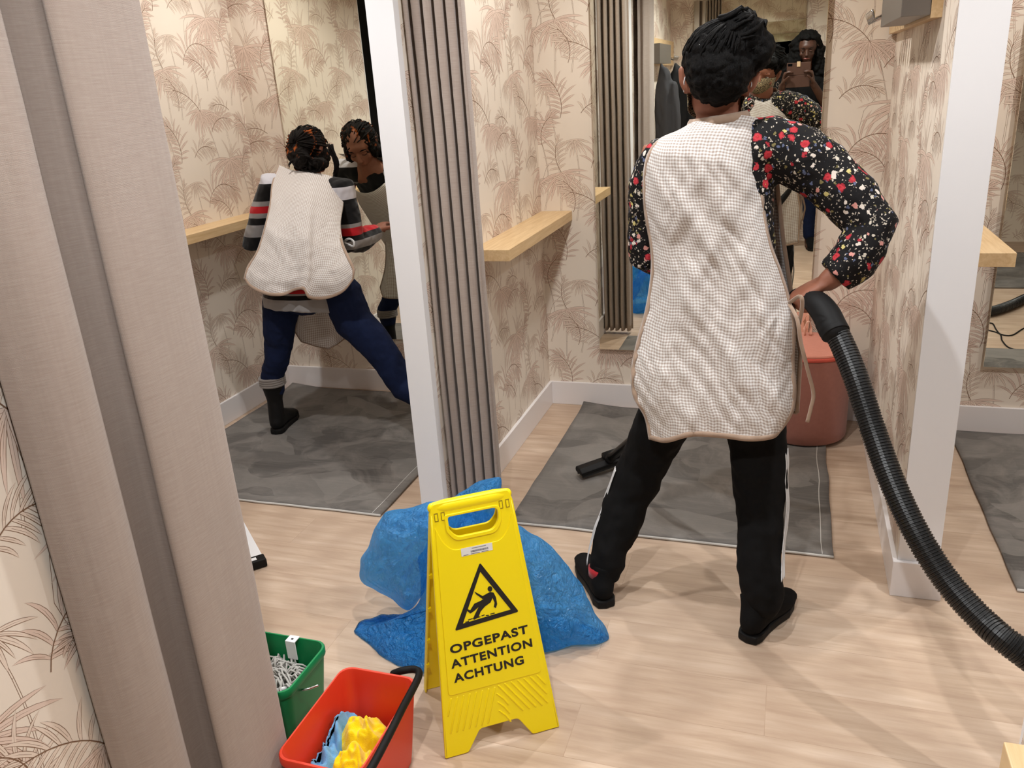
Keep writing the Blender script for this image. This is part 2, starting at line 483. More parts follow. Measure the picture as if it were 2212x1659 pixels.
def wall_box(name, x0, x1, y0, y1, faces, z0=0.0, phase=(0, 0), cap=None):
    """faces: list of (side, plo, phi): papered side and range"""
    mb = MB(); mb.box(x0, x1, y0, y1, z0, ZT, 4 if cap else 0)
    for sd, a, b, ph in faces:
        if sd == '+x': paper_ground(mb, (x1, 0, 0), (0, 1, 0), (1, 0, 0), a, b); paper_on(mb, (x1, 0, 0), (0, 1, 0), (1, 0, 0), a, b, .0, ZT, ph)
        if sd == '-x': paper_ground(mb, (x0, 0, 0), (0, 1, 0), (-1, 0, 0), a, b); paper_on(mb, (x0, 0, 0), (0, 1, 0), (-1, 0, 0), a, b, .0, ZT, ph)
        if sd == '-y': paper_ground(mb, (0, y0, 0), (1, 0, 0), (0, -1, 0), a, b); paper_on(mb, (0, y0, 0), (1, 0, 0), (0, -1, 0), a, b, .0, ZT, ph)
        if sd == '+y': paper_ground(mb, (0, y1, 0), (1, 0, 0), (0, 1, 0), a, b); paper_on(mb, (0, y1, 0), (1, 0, 0), (0, 1, 0), a, b, .0, ZT, ph)
    return struct(name, mb, MW, recalc=False)
def paper_ground(mb, o, du, n, a, b):
    o = Vector(o); du = Vector(du); n = Vector(n)
    p = [o + du*a + n*.0001, o + du*b + n*.0001]
    mb.add([p[0], p[1], p[1]+Vector((0, 0, ZT)), p[0]+Vector((0, 0, ZT))], [(0, 1, 2, 3)], 0)
YB = 3.70; YBL = 3.74; YBR = 3.65; YF = 2.33
YO = 1.24; YOB = -.72
XL0, XL1 = -2.76, -2.66     # far left divider
XM0, XM1 = -1.192, -1.104   # divider between left and middle rooms
XR0, XR1 = .350, .460       # divider between middle and right rooms
XE = 1.92
mb = MB(); mb.box(-4.2, 3.6, -.9, 4.0, -.06, 0); struct('floor', mb, M['floor'])
mb = MB(); mb.box(-4.2, 3.6, -.9, 4.0, ZT+.0, ZT+.06); struct('ceiling', mb, M['ceil'])
wall_box('wall_back', -4.2, XM0+.04, YBL, YBL+.12, [('-y', XL1, XM0+.04, (.30, .055))])
wall_box('wall_back', XM0+.04, XR0+.05, YB, YB+.12, [('-y', XM0+.04, XR0+.05, (.14, .27))])
wall_box('wall_back', XR0+.05, 3.6, YBR, YBR+.12, [('-y', XR0+.05, XE, (.31, -.08))])
wall_box('wall_divider_far_left', XL0, XL1, YF, YBL, [('+x', YF+.008, YBL, (.10, .18))], cap=1)
wall_box('wall_divider_left', XM0, XM1, YF, YBL, [('+x', YF+.035, YB, (.30, .06)), ('-x', YF+.008, YBL, (.2, .1))], cap=1)
wall_box('wall_divider_right', XR0, XR1, YF, YB, [('-x', YF+.008, YB, (.22, .17)), ('+x', YF+.008, YBR, (.1, .3))], cap=1)
wall_box('wall_divider_far_right', XE, XE+.10, YF, YBR, [('-x', YF+.008, YBR, (.1, .2))], cap=1)
# the facing row, which the photographer stands in
wall_box('wall_front', -4.2, 3.6, YOB-.12, YOB, [('+y', -2.7, 2.0, (.2, .2))])
wall_box('wall_divider_near_left', XM0, XM1-.004, YOB, YO, [('+x', YOB, YO-.008, (.20, .42)), ('-x', YOB, YO-.008, (.2, .1))], cap=1)
wall_box('wall_divider_near_right', XR0, XR1, YOB, 1.10, [('-x', YOB, 1.09, (.2, .1)), ('+x', YOB, 1.09, (.2, .1))], cap=1)
wall_box('wall_divider_near_far_left', XL0, XL1, YOB, YO, [('+x', YOB, YO-.01, (.2, .1))], cap=1)
wall_box('wall_divider_near_far_right', XE, XE+.1, YOB, YO, [('-x', YOB, YO-.01, (.2, .1))], cap=1)
mb = MB(); mb.box(-4.3, -4.2, -.9, 4.0, 0, ZT); struct('wall_left', mb, M['white'])
mb = MB(); mb.box(3.6, 3.7, -.9, 4.0, 0, ZT); struct('wall_right', mb, M['white'])
# dark shop doorway at the left of the facing row, seen only in the left mirror
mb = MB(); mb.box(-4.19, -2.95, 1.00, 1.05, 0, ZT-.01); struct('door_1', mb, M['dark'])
# skirting boards
BH, BT = .118, .014
def skirt(name, segs):
    mb = MB()
    for x0, x1, y0, y1 in segs: mb.box(x0, x1, y0, y1, 0, BH)
    return struct(name, mb, M['skirt'], bevel=.0025)
skirt('baseboard_back', [(XL1, XM0, YBL-BT, YBL)])
skirt('baseboard_back', [(XM1, XR0, YB-BT, YB)])
skirt('baseboard_back', [(XR1, XE, YBR-BT, YBR)])
skirt('baseboard_far_left', [(XL1, XL1+BT, YF-BT, YBL-BT)])
def wrap_skirt(name, x0, x1, y0, y1l, y1r, front=-1):
    mb = MB()
    if front < 0:
        pl = [(x0-BT, y1l), (x0-BT, y0-BT), (x1+BT, y0-BT), (x1+BT, y1r), (x1, y1r), (x1, y0), (x0, y0), (x0, y1l)]
    else:
        pl = [(x0-BT, y0), (x0-BT, y1l+BT), (x1+BT, y1l+BT), (x1+BT, y0), (x1, y0), (x1, y1l), (x0, y1l), (x0, y0)]
    mb.prism(pl, Vector((0, 0, 0)), Vector((1, 0, 0)), Vector((0, 1, 0)), Vector((0, 0, 1)), 0, BH)
    return struct(name, mb, M['skirt'], bevel=.0025)
wrap_skirt('baseboard_divider_left', XM0, XM1, YF, YBL-BT, YB-BT)
wrap_skirt('baseboard_divider_right', XR0, XR1, YF, YB-BT, YBR-BT)
wrap_skirt('baseboard_near_left', XM0, XM1-.004, YOB, YO, 0, 1)
wrap_skirt('baseboard_near_right', XR0, XR1, YOB, 1.10, 0, 1)
# ================================================================ mirrors, shelves, hook boards
def mirror(x0, x1, y, label, face=-1, z0=.30, z1=2.12):
    r = empty('wall_mirror', ((x0+x1)/2, y, z0)); tag(r, label, 'mirror', 'fitting room mirrors')
    gap = .022*face; th = .006*face
    a, b = sorted((y+gap, y+gap+th))
    mb = MB(); mb.box(x0, x1, a, b, z0, z1)
    o = mb.build('mirror_glass', M['mirror'], r, bevel=.0012, world=True, seg=1)
    mb = MB(); c, d = sorted((y + .0005*face, y+gap-.0003*face)); mb.box(x0+.04, x1-.04, c, d, z0+.05, z1-.05)
    mb.build('backing_board', M['glass_edge'], r, world=True)
    return r
mirror(-.840, .098, YB, 'tall frameless mirror on the middle back wall facing the standing woman')
mirror(-2.43, -1.49, YBL, 'tall frameless mirror on the back wall beside the bending woman')
mirror(.782, 1.72, YBR, 'frameless mirror in the right room showing hose and cable, cut by the photo edge')
mirror(-.90, .04, YOB, 'mirror behind the photographer, seen only inside the middle mirror', face=1)
def shelf(x0, x1, y0, y1, z, label, grp='oak wall shelves'):
    mb = MB(); mb.box(x0, x1, y0, y1, z-.042, z)
    o = mb.build('wall_shelf', M['oak'], None, bevel=.0015); tag(o, label, 'shelf', grp); return o
shelf(XM1, -.957, 2.775, YB-.001, .956, 'pale oak wall shelf in the middle room left of the mirror')
shelf(XL1, -2.515, 2.60, YBL-.001, .985, 'pale oak wall shelf in the left room beside the bending woman')
shelf(XR1, .632, 2.71, YBR-.001, .956, 'pale oak wall shelf poking out right of the right white pillar')
shelf(.192, XR0, YOB+.002, .640, .956, 'corner of an oak shelf at the bottom right edge of the photo')
def hook_board(mx, xw, sgn, y0, y1, dirn, label, zb=1.605):
    """xw wall plane, sgn direction into room, y1 the end nearest to the corridor (dirn)"""
    r = empty('coat_rack', (xw, (y0+y1)/2, zb)); tag(r, label, 'coat rack', 'coat racks on the dividers')
    mb = MB(); mb.box(min(xw, xw+sgn*.028), max(xw, xw+sgn*.028), min(y0, y1), max(y0, y1), zb, zb+.20)
    mb.build('oak_board', M['oak'], r, bevel=.001, world=True)
    mb = MB(); a = y1; b = y1 - dirn*.60
    mb.box(min(xw+sgn*.029, xw+sgn*.10), max(xw+sgn*.029, xw+sgn*.10), min(a, b), max(a, b), zb+.008, zb+.15)
    mb.build('metal_bracket', M['steel'], r, bevel=.002, world=True)
    for k in range(5):
        yy = y1 - dirn*(.64 + k*.055)
        mb = MB(); x_a = xw+sgn*.030
        mb.tube([(x_a, yy, zb+.05), (x_a+sgn*.05, yy, zb+.05), (x_a+sgn*.088, yy, zb+.035), (x_a+sgn*.095, yy, zb+.06)], .008, 10, round_caps=True)
        mb.build('hook', M['chrome'], r, smooth=True, world=True)
    return r
hook_board(0, XR0, -1, YB-.01, 2.58, -1, 'oak coat rack with grey bracket and chrome hooks at the photo top right')
# ================================================================ rugs
def rug(x0, x1, y0, y1, label, curl=None):
    r = empty('area_rug', ((x0+x1)/2, (y0+y1)/2, 0)); tag(r, label, 'rug', 'grey fitting room rugs')
    nx, ny = 46, 46; rows = []
    for i in range(ny+1):
        row = []
        for j in range(nx+1):
            x = x0+(x1-x0)*j/nx; y = y0+(y1-y0)*i/ny
            ex = .006*nz((y*3, x*1.0, 1.0), 2.0, x0) if j in (0, nx) else 0
            z = .007 + .0012*noise.noise(Vector((x*7, y*7, x0)))
            if curl:
                d = math.hypot(x-curl[0], y-curl[1]); z += .022*max(0, 1-d/.22)**1.6
            row.append(Vector((x+ex, y + (.004*nz((x*4, 0, 0), 2, y0) if i in (0, ny) else 0), z)))
        rows.append(row)
    grid('rug_pile', rows, M['rug'], r, thick=.010)
    mb = MB(); pts = [rows[0][j]+Vector((0, -.003, -.001)) for j in range(0, nx+1, 2)]
    mb.tube(pts, .0045, 8); mb.build('pale_binding', M['edge'], r, smooth=True, world=True)
    mb = MB(); pts = [rows[i][-1]+Vector((-.035, 0, .0054)) for i in range(0, ny+1, 3)]
    mb.tube(pts, [(.0016, .0012)]*len(pts), 6); mb.build('stitched_line', M['edge'], r, smooth=True, world=True)
    return r
rug(-.925, .185, 2.495, 3.660, 'grey pile rug under the vacuum nozzle in the middle room', curl=(-.925, 3.66))
rug(-2.60, -1.425, 2.445, 3.690, 'grey pile rug with brushed streaks under the bending woman', curl=(-2.60, 3.69))
rug(.69, 1.80, 2.42, 3.62, 'grey pile rug at the right photo edge in the right room')
rug(.75, 1.80, -.2, .99, 'dark grey rug of the facing room, seen in the right mirror')
# ================================================================ ottoman
r = empty('ottoman', (.095, 3.505, .0135)); tag(r, 'round terracotta pink felt pouf with lid standing by the middle mirror', 'pouf')
def m_felt(name, c1, c2):
    t = NT(name, rough=.9, spec=.15)
    n1 = t.noise(t.coord('Object'), 60, 4, .6).outputs[0]; n2 = t.noise(t.coord('Object'), 900, 2).outputs[0]
    t.set('base', t.mix(n1, lin(c1), lin(c2))).set('sheen', .3 if sum(c1) > 150 else 0.0).set('normal', t.bump(n2, .3, .0006)); return t.m
M['coral'] = m_felt('coral_felt', (214, 140, 118), (200, 124, 104)); M['terra'] = m_felt('terracotta_felt', (166, 110, 95), (150, 97, 84))
M['coral_edge'] = flat('coral_piping', (204, 84, 66), .7)
mb = MB(); mb.lathe([(0, .004), (.170, .004), (.174, .010), (.175, .05), (.176, .35), (.176, .372), (0, .372)], n=64); mb.build('pouf_body', M['terra'], r, autos=True)
mb = MB(); mb.lathe([(0, .374), (.179, .374), (.181, .378), (.181, .386), (.179, .389), (0, .389)], n=64); mb.build('lid_piping', M['coral_edge'], r, autos=True)
mb = MB(); mb.lathe([(0, .389), (.176, .389), (.178, .393), (.176, .399), (.15, .401), (0, .402)], n=64); mb.build('lid', M['coral'], r, autos=True)
mb = MB(); pts = [(-.012, .11, .402), (-.014, .112, .44), (-.006, .113, .462), (.004, .113, .462), (.010, .112, .44), (.009, .11, .402)]
mb.tube(sp3(pts, 20), [(.0012, .007)]*20, 10, side=(0, 0, 1)); mb.build('leather_loop', flat('loop_leather', (224, 176, 154), .6), r, smooth=True)
# ================================================================ curtains
def curtain(path, z0, z1, label, kk=.10, sway=.006, seed=0, nz_=60, mat=None, thick=.0016, closed=False, group='linen room curtains'):
    r = empty('curtain', (path[0][0], path[0][1], z0)); tag(r, label, 'curtain', group)
    L = [0.0]
    for a, b in zip(path[:-1], path[1:]): L.append(L[-1] + math.hypot(a[0]-b[0], a[1]-b[1]))
    cx = sum(p[0] for p in path)/len(path); cy = sum(p[1] for p in path)/len(path)
    rows = []
    for i in range(nz_+1):
        t = i/nz_; z = z0 + (z1-z0)*t; row = []
        k = 1.0 - kk*t
        for j, (x, y) in enumerate(path):
            dx = sway*nz((x*6, y*6, z*1.3), 1.0, seed); dy = sway*nz((x*6, y*6, z*1.3+9), 1.0, seed)
            row.append(Vector((cx + (x-cx)*k + dx + .0015*nz((L[j]*9, z*5, 0), 1, seed), cy + (y-cy)*k + dy, z)))
        rows.append(row)
    m = mat or M['linen']
    grid('curtain_cloth', rows, m, r, uvfn=lambda i, j: (L[j], z0+(z1-z0)*i/nz_), thick=thick)
    # bottom hem: a folded over band
    rows2 = []
    for i in range(4):
        z = z0 - .0015 + .10*i/3; row = []
        t = (z-z0)/(z1-z0)
        for j in range(len(path)):
            a = rows[0][j].lerp(rows[min(nz_, 3)][j], min(1, max(0, t*nz_/3)))
            p0 = rows[0][max(0, j-1)]; p1 = rows[0][min(len(path)-1, j+1)]
            d = (p1-p0); n = Vector((d.y, -d.x, 0)); n = n.normalized() if n.length > 1e-6 else Vector((0, -1, 0))
            row.append(Vector((a.x, a.y, z)) + n*.0022)
        rows2.append(row)
    grid('hem', rows2, m, r, uvfn=lambda i, j: (L[j]+.3, i*.03), thick=.001)
    return r
def pleats(x0, x1, y, A, n, per=14, pw=.55):
    out = []
    N = n*per
    for k in range(N+1):
        th = 2*PI*k/per; s = k/N
        c = 1 - 2*((1-math.cos(th))/2)**1.8
        out.append((x0 + (x1-x0)*s + .28*(x1-x0)/n*math.sin(2*th)*.5, y - A*c*(1-.10*math.sin(k*.9))))
    return out
curtain(pleats(XM1+.010, -.915, 2.412, .034, 5), .025, 2.44, 'pleated beige curtain gathered behind the left white pillar', kk=.0, seed=2)
near = [(-1.088, .830), (-1.060, .838), (-1.036, .865), (-1.024, .905), (-1.034, .943), (-1.062, .962), (-1.084, .985), (-1.090, 1.015), (-1.080, 1.045), (-1.050, 1.040), (-1.020, 1.008), (-1.000, .990), (-.988, 1.010), (-.984, 1.055), (-.985, 1.11), (-.990, 1.155), (-1.000, 1.182), (-1.03, 1.190), (-1.065, 1.165), (-1.075, 1.20)]
curtain([tuple(q) for q in spline(near, 150)], .03, 2.44, 'large beige linen curtain hanging close to the camera at the left', kk=.03, seed=5, sway=.003, nz_=90)
# further pleated curtains which only the mirrors show
M['linen2'] = M['linen']
def curtain_far(x0, x1, y, label):
    return curtain(pleats(x0, x1, y, .03, 4), .03, 2.44, label, seed=x0, nz_=20)
curtain_far(XR1+.02, XR1+.16, 1.18, 'gathered curtain across the corridor beyond the right pillar')
# curtain rails
def rail(x0, x1, y, label):
    mb = MB(); mb.tube([(x0, y, 2.455), (x1, y, 2.455)], .012, 12)
    o = mb.build('curtain_rail', M['steel'], None, smooth=True); tag(o, label, 'curtain rail', 'curtain rails above the openings')
rail(XM1, XR0, 2.415, 'grey curtain rail over the middle room opening, above the photo')
rail(XM1-.004, XR0, 1.06, 'grey curtain rail over the near room opening, above the photo')
# ================================================================ fabrics of people
def m_gingham(name, per=.0125, base=(229, 225, 220), stripe=(196, 180, 166), stripe2=None, rot=0.0):
    t = NT(name, rough=.88, spec=.15)
    uv = t.coord('UV', rot=(0, 0, rot))
    nn = t.noise(uv, 9, 3, .5)
    uvd = t.n('ShaderNodeVectorMath', {0: uv, 1: t.n('ShaderNodeVectorMath', {0: nn.outputs['Color'], 1: (.006, .006, 0)}, operation='MULTIPLY').outputs[0]}, operation='ADD').outputs[0]
    sx = t.n('ShaderNodeSeparateXYZ', {0: uvd})
    def st(c):
        f = t.math('FRACT', t.math('MULTIPLY', c, 1/per)); return t.ramp(f, [(.42, (0, 0, 0)), (.5, (255, 255, 255)), (.92, (255, 255, 255)), (1.0, (0, 0, 0))])
    a, b = st(sx.outputs[0]), st(sx.outputs[1])
    f = t.math('ADD', t.math('MULTIPLY', a, .38), t.math('MULTIPLY', b, .50))
    c = t.mix(f, lin(base), lin(stripe2 or stripe))
    t.set('base', c).set('sheen', .15)
    w1 = t.noise(t.n('ShaderNodeMapping', {'Vector': uv, 'Rotation': (0, 0, .7), 'Scale': (1, 2.4, 1)}).outputs[0], 11, 5, .6, .8).outputs[0]
    w2 = t.noise(uv, 420, 2, .5).outputs[0]
    t.set('normal', t.bump(t.math('ADD', w1, t.math('MULTIPLY', w2, .05)), .25, .006))
    return t.m
M['ging'] = m_gingham('beige_gingham', .0084, (226, 223, 220), (158, 140, 128))
M['ging2'] = m_gingham('beige_gingham_small', .0084, (226, 223, 220), (158, 140, 128), rot=.12)
M['trim'] = m_felt('taupe_trim_cloth', (172, 148, 128), (156, 132, 114))
def m_floral():
    t = NT('black_floral_viscose', rough=.75, spec=.2)
    v = t.coord('Object')
    w = t.noise(v, 95, 3, .6)
    vd = t.n('ShaderNodeVectorMath', {0: v, 1: t.n('ShaderNodeVectorMath', {0: w.outputs['Color'], 1: (.016, .016, .016)}, operation='MULTIPLY').outputs[0]}, operation='ADD').outputs[0]
    def layer(scale, rad, seedloc, keep):
        vv = t.n('ShaderNodeMapping', {'Vector': vd, 'Location': seedloc}).outputs[0]
        vo = t.n('ShaderNodeTexVoronoi', {'Vector': vv, 'Scale': scale, 'Randomness': .95})
        col = t.n('ShaderNodeSeparateColor', {0: vo.outputs['Color']})
        m1 = t.math('LESS_THAN', vo.outputs['Distance'], rad)
        m2 = t.math('LESS_THAN', col.outputs[0], keep)
        return t.math('MULTIPLY', m1, m2), vo.outputs['Distance'], col
    c = t.mix(t.noise(v, 500, 1).outputs[0], lin((14, 13, 14)), lin((24, 22, 23)))
    f, d, cc = layer(190, .40, (3, 1, 2), .22); c = t.mix(f, c, lin((196, 184, 168)))
    f, d, cc = layer(95, .40, (1, 5, 2), .24); c = t.mix(f, c, t.ramp(cc.outputs[1], [(0, (92, 100, 128)), (.4, (120, 110, 70)), (.7, (206, 196, 180)), (1, (70, 76, 70))], 'CONSTANT'))
    f, d, cc = layer(60, .38, (7, 2, 9), .20); c = t.mix(f, c, t.ramp(cc.outputs[1], [(0, (220, 208, 196)), (.5, (214, 150, 140)), (.75, (200, 186, 120))], 'CONSTANT'))
    f, d, cc = layer(36, .38, (2, 8, 4), .26)
    red = t.ramp(d, [(0, (226, 196, 120)), (.07, (160, 30, 42)), (.22, (196, 60, 68)), (.40, (130, 26, 36))], 'LINEAR')
    c = t.mix(f, c, red)
    t.set('base', c)
    fo = t.noise(v, 14, 3, .6).outputs[0]
    t.set('normal', t.bump(fo, .4, .01)); return t.m
M['floral'] = m_floral()
def m_knit_stripes():
    t = NT('striped_knit', rough=.9, spec=.1)
    uv = t.coord('UV'); sy = t.n('ShaderNodeSeparateXYZ', {0: uv}).outputs[1]
    c = t.ramp(sy, [(0, (150, 146, 143)), (.13, (18, 17, 18)), (.40, (18, 17, 18)), (.401, (166, 163, 164)), (.44, (196, 36, 44)), (.505, (166, 163, 164)), (.545, (18, 17, 18)), (.61, (150, 148, 148)), (.74, (20, 19, 20)), (.92, (160, 158, 158))], 'CONSTANT')
    t.set('base', c).set('normal', t.bump(t.noise(t.coord('Object'), 400, 2).outputs[0], .3, .001)); return t.m
M['blackcloth'] = m_felt('black_jersey', (19, 18, 18), (12, 11, 11))
M['black_rubber'] = flat('black_rubber', (17, 16, 16), .6, spec=.22)
M['denim'] = m_felt('navy_stretch_denim', (24, 35, 66), (17, 25, 50))
M['grey_knit'] = m_felt('grey_knit', (136, 128, 122), (120, 113, 108))
M['red_knit'] = m_felt('red_knit', (176, 36, 42), (150, 30, 36))
M['silver_knit'] = m_felt('pale_grey_knit', (186, 184, 188), (168, 166, 170))
M['stripe_white'] = flat('white_tape', (215, 213, 212), .7)
def m_skin(name, c1, c2):
    t = NT(name, rough=.5, spec=.35, sss=.08)
    t.b.inputs['Subsurface Radius'].default_value = (.01, .004, .002)
    t.set('base', t.mix(t.noise(t.coord('Object'), 12, 4, .6).outputs[0], lin(c1), lin(c2)))
    t.set('normal', t.bump(t.noise(t.coord('Object'), 300, 2).outputs[0], .12, .001)); return t.m
M['skin1'] = m_skin('brown_skin', (150, 98, 76), (126, 78, 60))
M['skin2'] = m_skin('deep_brown_skin', (80, 50, 37), (62, 38, 29))
def m_hair(name, c1, c2, streak=None, rough=.42):
    t = NT(name, rough=.62, spec=.12)
    v = t.coord('Object')
    s = t.noise(t.n('ShaderNodeMapping', {'Vector': v, 'Scale': (1, 1, .25), 'Rotation': (.4, .3, 0)}).outputs[0], 260, 3, .6, 2.5).outputs[0]
    c = t.mix(s, lin(c1), lin(c2))
    if streak:
        m_ = t.ramp(t.noise(t.n('ShaderNodeMapping', {'Vector': v, 'Scale': (1, 1, .5)}).outputs[0], 16, 2, .5, 1.5).outputs[0], [(.60, (0, 0, 0)), (.68, (255, 255, 255))])
        c = t.mix(m_, c, lin(streak))
    t.set('base', c).set('normal', t.bump(s, .8, .004)); return t.m
M['hair'] = m_hair('black_hair', (8, 7, 7), (16, 14, 13))
M['hair_o'] = m_hair('black_hair_orange_streaks', (12, 10, 9), (28, 22, 18), (178, 92, 40))
def m_leopard():
    t = NT('leopard_print', rough=.8)
    vo = t.n('ShaderNodeTexVoronoi', {'Vector': t.coord('Object', scale=(1, 1, 1.6)), 'Scale': 110}, feature='DISTANCE_TO_EDGE').outputs[0]
    t.set('base', t.ramp(vo, [(0, (158, 140, 106)), (.13, (26, 22, 18))], 'CONSTANT')); return t.m
M['leopard'] = m_leopard()
M['eye_w'] = flat('eye_white', (206, 200, 192), .25); M['eye_b'] = flat('eye_iris', (22, 14, 10), .15)
M['lips'] = flat('lips', (132, 74, 66), .45)
# ================================================================ body building
def hand(mb, wrist, d, nrm, side, curl=.9, s=1.0, spread=.10, pts_out=None):
    """d: direction of the hand, nrm: direction the palm faces, side=+1 thumb towards d x nrm"""
    d = Vector(d).normalized(); nrm = Vector(nrm); nrm = (nrm - d*nrm.dot(d)).normalized(); w = d.cross(nrm)*side
    W = Vector(wrist)
    mb.tube([W - d*.02*s, W + d*.02*s, W + d*.055*s, W + d*.085*s], [(.024*s, .019*s), (.034*s, .017*s), (.041*s, .015*s), (.036*s, .012*s)], 14, side=w, round_caps=True)
    for k, (off, L, r) in enumerate(((.030, .068, .0090), (.010, .076, .0094), (-.011, .070, .0090), (-.030, .056, .0080))):
        p = W + d*(.082 - .004*abs(k-1))*s + w*off*s; a = 0; pts = [p - d*.02*s]; f = (.46, .30, .24)
        dd = (d + w*spread*(1.4-k)*.8).normalized()
        cur = p.copy(); pts.append(cur.copy())
        for q, fr in enumerate(f):
            a += curl*(.75, .95, .55)[q]*(.9+.12*k)
            v = dd*math.cos(a) + nrm*math.sin(a); cur = cur + v*L*fr*s; pts.append(cur.copy())
        mb.tube(pts, [r*s*1.05, r*s*1.05, r*s, r*s*.92, r*s*.8], 10, round_caps=True)
    p = W + d*.020*s + w*.024*s
    v1 = (d*.55 + w*.75 + nrm*.35).normalized(); v2 = (d*.85 + w*.25 + nrm*.55*(.4+curl*.5)).normalized()
    mb.tube([p - v1*.012*s, p + v1*.030*s, p + v1*.030*s + v2*.030*s, p + v1*.030*s + v2*.030*s + (v2+nrm*.4*curl).normalized()*.024*s], [.0125*s, .0115*s, .0105*s, .0088*s], 10, round_caps=True)
def rot_to(fwd, up):
    """matrix with local +y = fwd (face), +z = up"""
    f = Vector(fwd).normalized(); u = Vector(up); u = (u - f*u.dot(f)).normalized(); x = f.cross(u)
    return Matrix(((x.x, f.x, u.x), (x.y, f.y, u.y), (x.z, f.z, u.z)))
def head_prims(mb, c, R, s=1.0):
    c = Vector(c); T = lambda p: c + R @ (Vector(p)*s)
    mb.ell(T((0, -.012, .022)), (.074*s, .092*s, .088*s), R)
    mb.ell(T((0, .020, -.030)), (.058*s, .066*s, .070*s), R)
    mb.ell(T((0, .044, -.080)), (.030*s, .030*s, .024*s), R)        # chin
    mb.ell(T((0, .058, .030)), (.050*s, .028*s, .030*s), R)         # forehead
    for sx in (-1, 1):
        mb.ell(T((sx*.036, .054, -.028)), (.024*s, .022*s, .022*s), R)
        mb.tube([T((sx*.070, -.006, -.030)), T((sx*.082, -.012, -.010)), T((sx*.086, -.018, .014)), T((sx*.076, -.006, .024))], [(.007*s, .010*s), (.008*s, .013*s), (.009*s, .014*s), (.006*s, .010*s)], 10, round_caps=True)
        mb.ell(T((sx*.030, .074, .016)), (.020*s, .010*s, .006*s), R)
    mb.tube([T((0, .078, .008)), T((0, .090, -.012)), T((0, .100, -.030)), T((0, .086, -.040))], [(.008*s, .008*s), (.010*s, .010*s), (.015*s, .012*s), (.012*s, .008*s)], 10, side=R @ Vector((1, 0, 0)), round_caps=True)
    for dz, rr in ((-.054, .0075), (-.064, .0085)):
        mb.tube([T((-.022, .070, dz)), T((-.008, .081, dz+.002)), T((.008, .081, dz+.002)), T((.022, .070, dz))], [rr*.6*s, rr*s, rr*s, rr*.6*s], 8, round_caps=True)
def face_parts(root, c, R, s=1.0, closed=.0, lid=None):
    c = Vector(c); T = lambda p: c + R @ (Vector(p)*s)
    for sx in (-1, 1):
        if closed:
            mb = MB(); mb.ell(T((sx*.030, .0700, .000)), (.0150*s, .0100*s, .0085*s), R, 12, 8)
            e = mb.build('closed_eyelid', lid or M['skin1'], root, smooth=True, world=True)
            mb = MB(); mb.tube([T((sx*.017, .0775, -.005)), T((sx*.030, .0815, -.0075)), T((sx*.043, .0755, -.005))], .0013, 6)
            i_ = mb.build('eyelashes', M['eye_b'], None, smooth=True); i_.parent = e
            mb = MB(); mb.tube([T((sx*.014, .080, .020)), T((sx*.030, .083, .026)), T((sx*.048, .072, .021))], [.0028*s, .0034*s, .0018*s], 8, round_caps=True)
            mb.build('eyebrow', M['hair'], root, smooth=True, world=True); continue
        mb = MB(); mb.ell(T((sx*.030, .0705, .000)), (.0125*s, .0085*s, .0042*s), R, 12, 8)
        e = mb.build('eye', M['eye_w'], root, smooth=True, world=True)
        mb = MB(); mb.ell(T((sx*.030, .0765, -.001)), (.0052*s, .0035*s, .0042*s), R, 10, 8)
        i_ = mb.build('iris', M['eye_b'], None, smooth=True); i_.parent = e
        mb = MB(); mb.tube([T((sx*.014, .080, .020)), T((sx*.030, .083, .026)), T((sx*.048, .072, .021))], [.0028*s, .0034*s, .0018*s], 8, round_caps=True)
        mb.build('eyebrow', M['hair'], root, smooth=True, world=True)
def shoe(root, heel, toe_dir, mat, name='shoe', L=.25, z0=0.0, ankle=None, shaft=0, tilt=0, side_tape=False):
    f = Vector((toe_dir[0], toe_dir[1], 0)).normalized(); up = Vector((0, 0, 1)); x = f.cross(up)
    h = Vector((heel[0], heel[1], z0))
    T = lambda a, b, c: h + f*a + x*b + up*(c + tilt*max(0, 0.12-a)*0)
    mb = MB()
    mb.tube([T(.035, 0, .055), T(.09, 0, .060), T(.15, .003, .045), T(.205, .004, .034), T(L-.022, .002, .028)], [(.034, .044), (.037, .046), (.042, .034), (.043, .024), (.032, .018)], 18, side=x, round_caps=True)
    if ankle is not None:
        A = Vector(ankle)
        mb.tube([T(.045, 0, .06), T(.045, 0, .06).lerp(A, .55), A], [(.038, .044), (.036, .040), (.040+shaft*.008, .044+shaft*.008)], 18, side=x, round_caps=False)
    o = organic(name, mb, mat, root, voxel=.006, smooth=3)
    ol = [(-.002, 0), (.004, .028), (.03, .036), (.08, .034), (.13, .038), (.18, .046), (.22, .040), (L, .018), (L+.008, 0), (L, -.016), (.22, -.036), (.18, -.041), (.13, -.034), (.08, -.032), (.03, -.035), (.004, -.026)]
    mb = MB(); mb.prism(ol, h, f, x, up, .001, .026)
    sl = mb.build('sole', M['black_rubber'], None, bevel=.006); sl.parent = o
    return o
def coons(top, bot, left, right, ns, nt):
    """pixel-space patch; top/bot run left->right, left/right run top->bottom; returns rows of (u,v)"""
    T = spline(top, ns+1); B = spline(bot, ns+1); Lf = spline(left, nt+1); Rt = spline(right, nt+1)
    rows = []
    for i in range(nt+1):
        t = i/nt; row = []
        for j in range(ns+1):
            s = j/ns
            p = (1-t)*T[j] + t*B[j] + (1-s)*Lf[i] + s*Rt[i] - ((1-s)*(1-t)*T[0] + s*(1-t)*T[-1] + (1-s)*t*B[0] + s*t*B[-1])
            row.append(p)
        rows.append(row)
    return rows
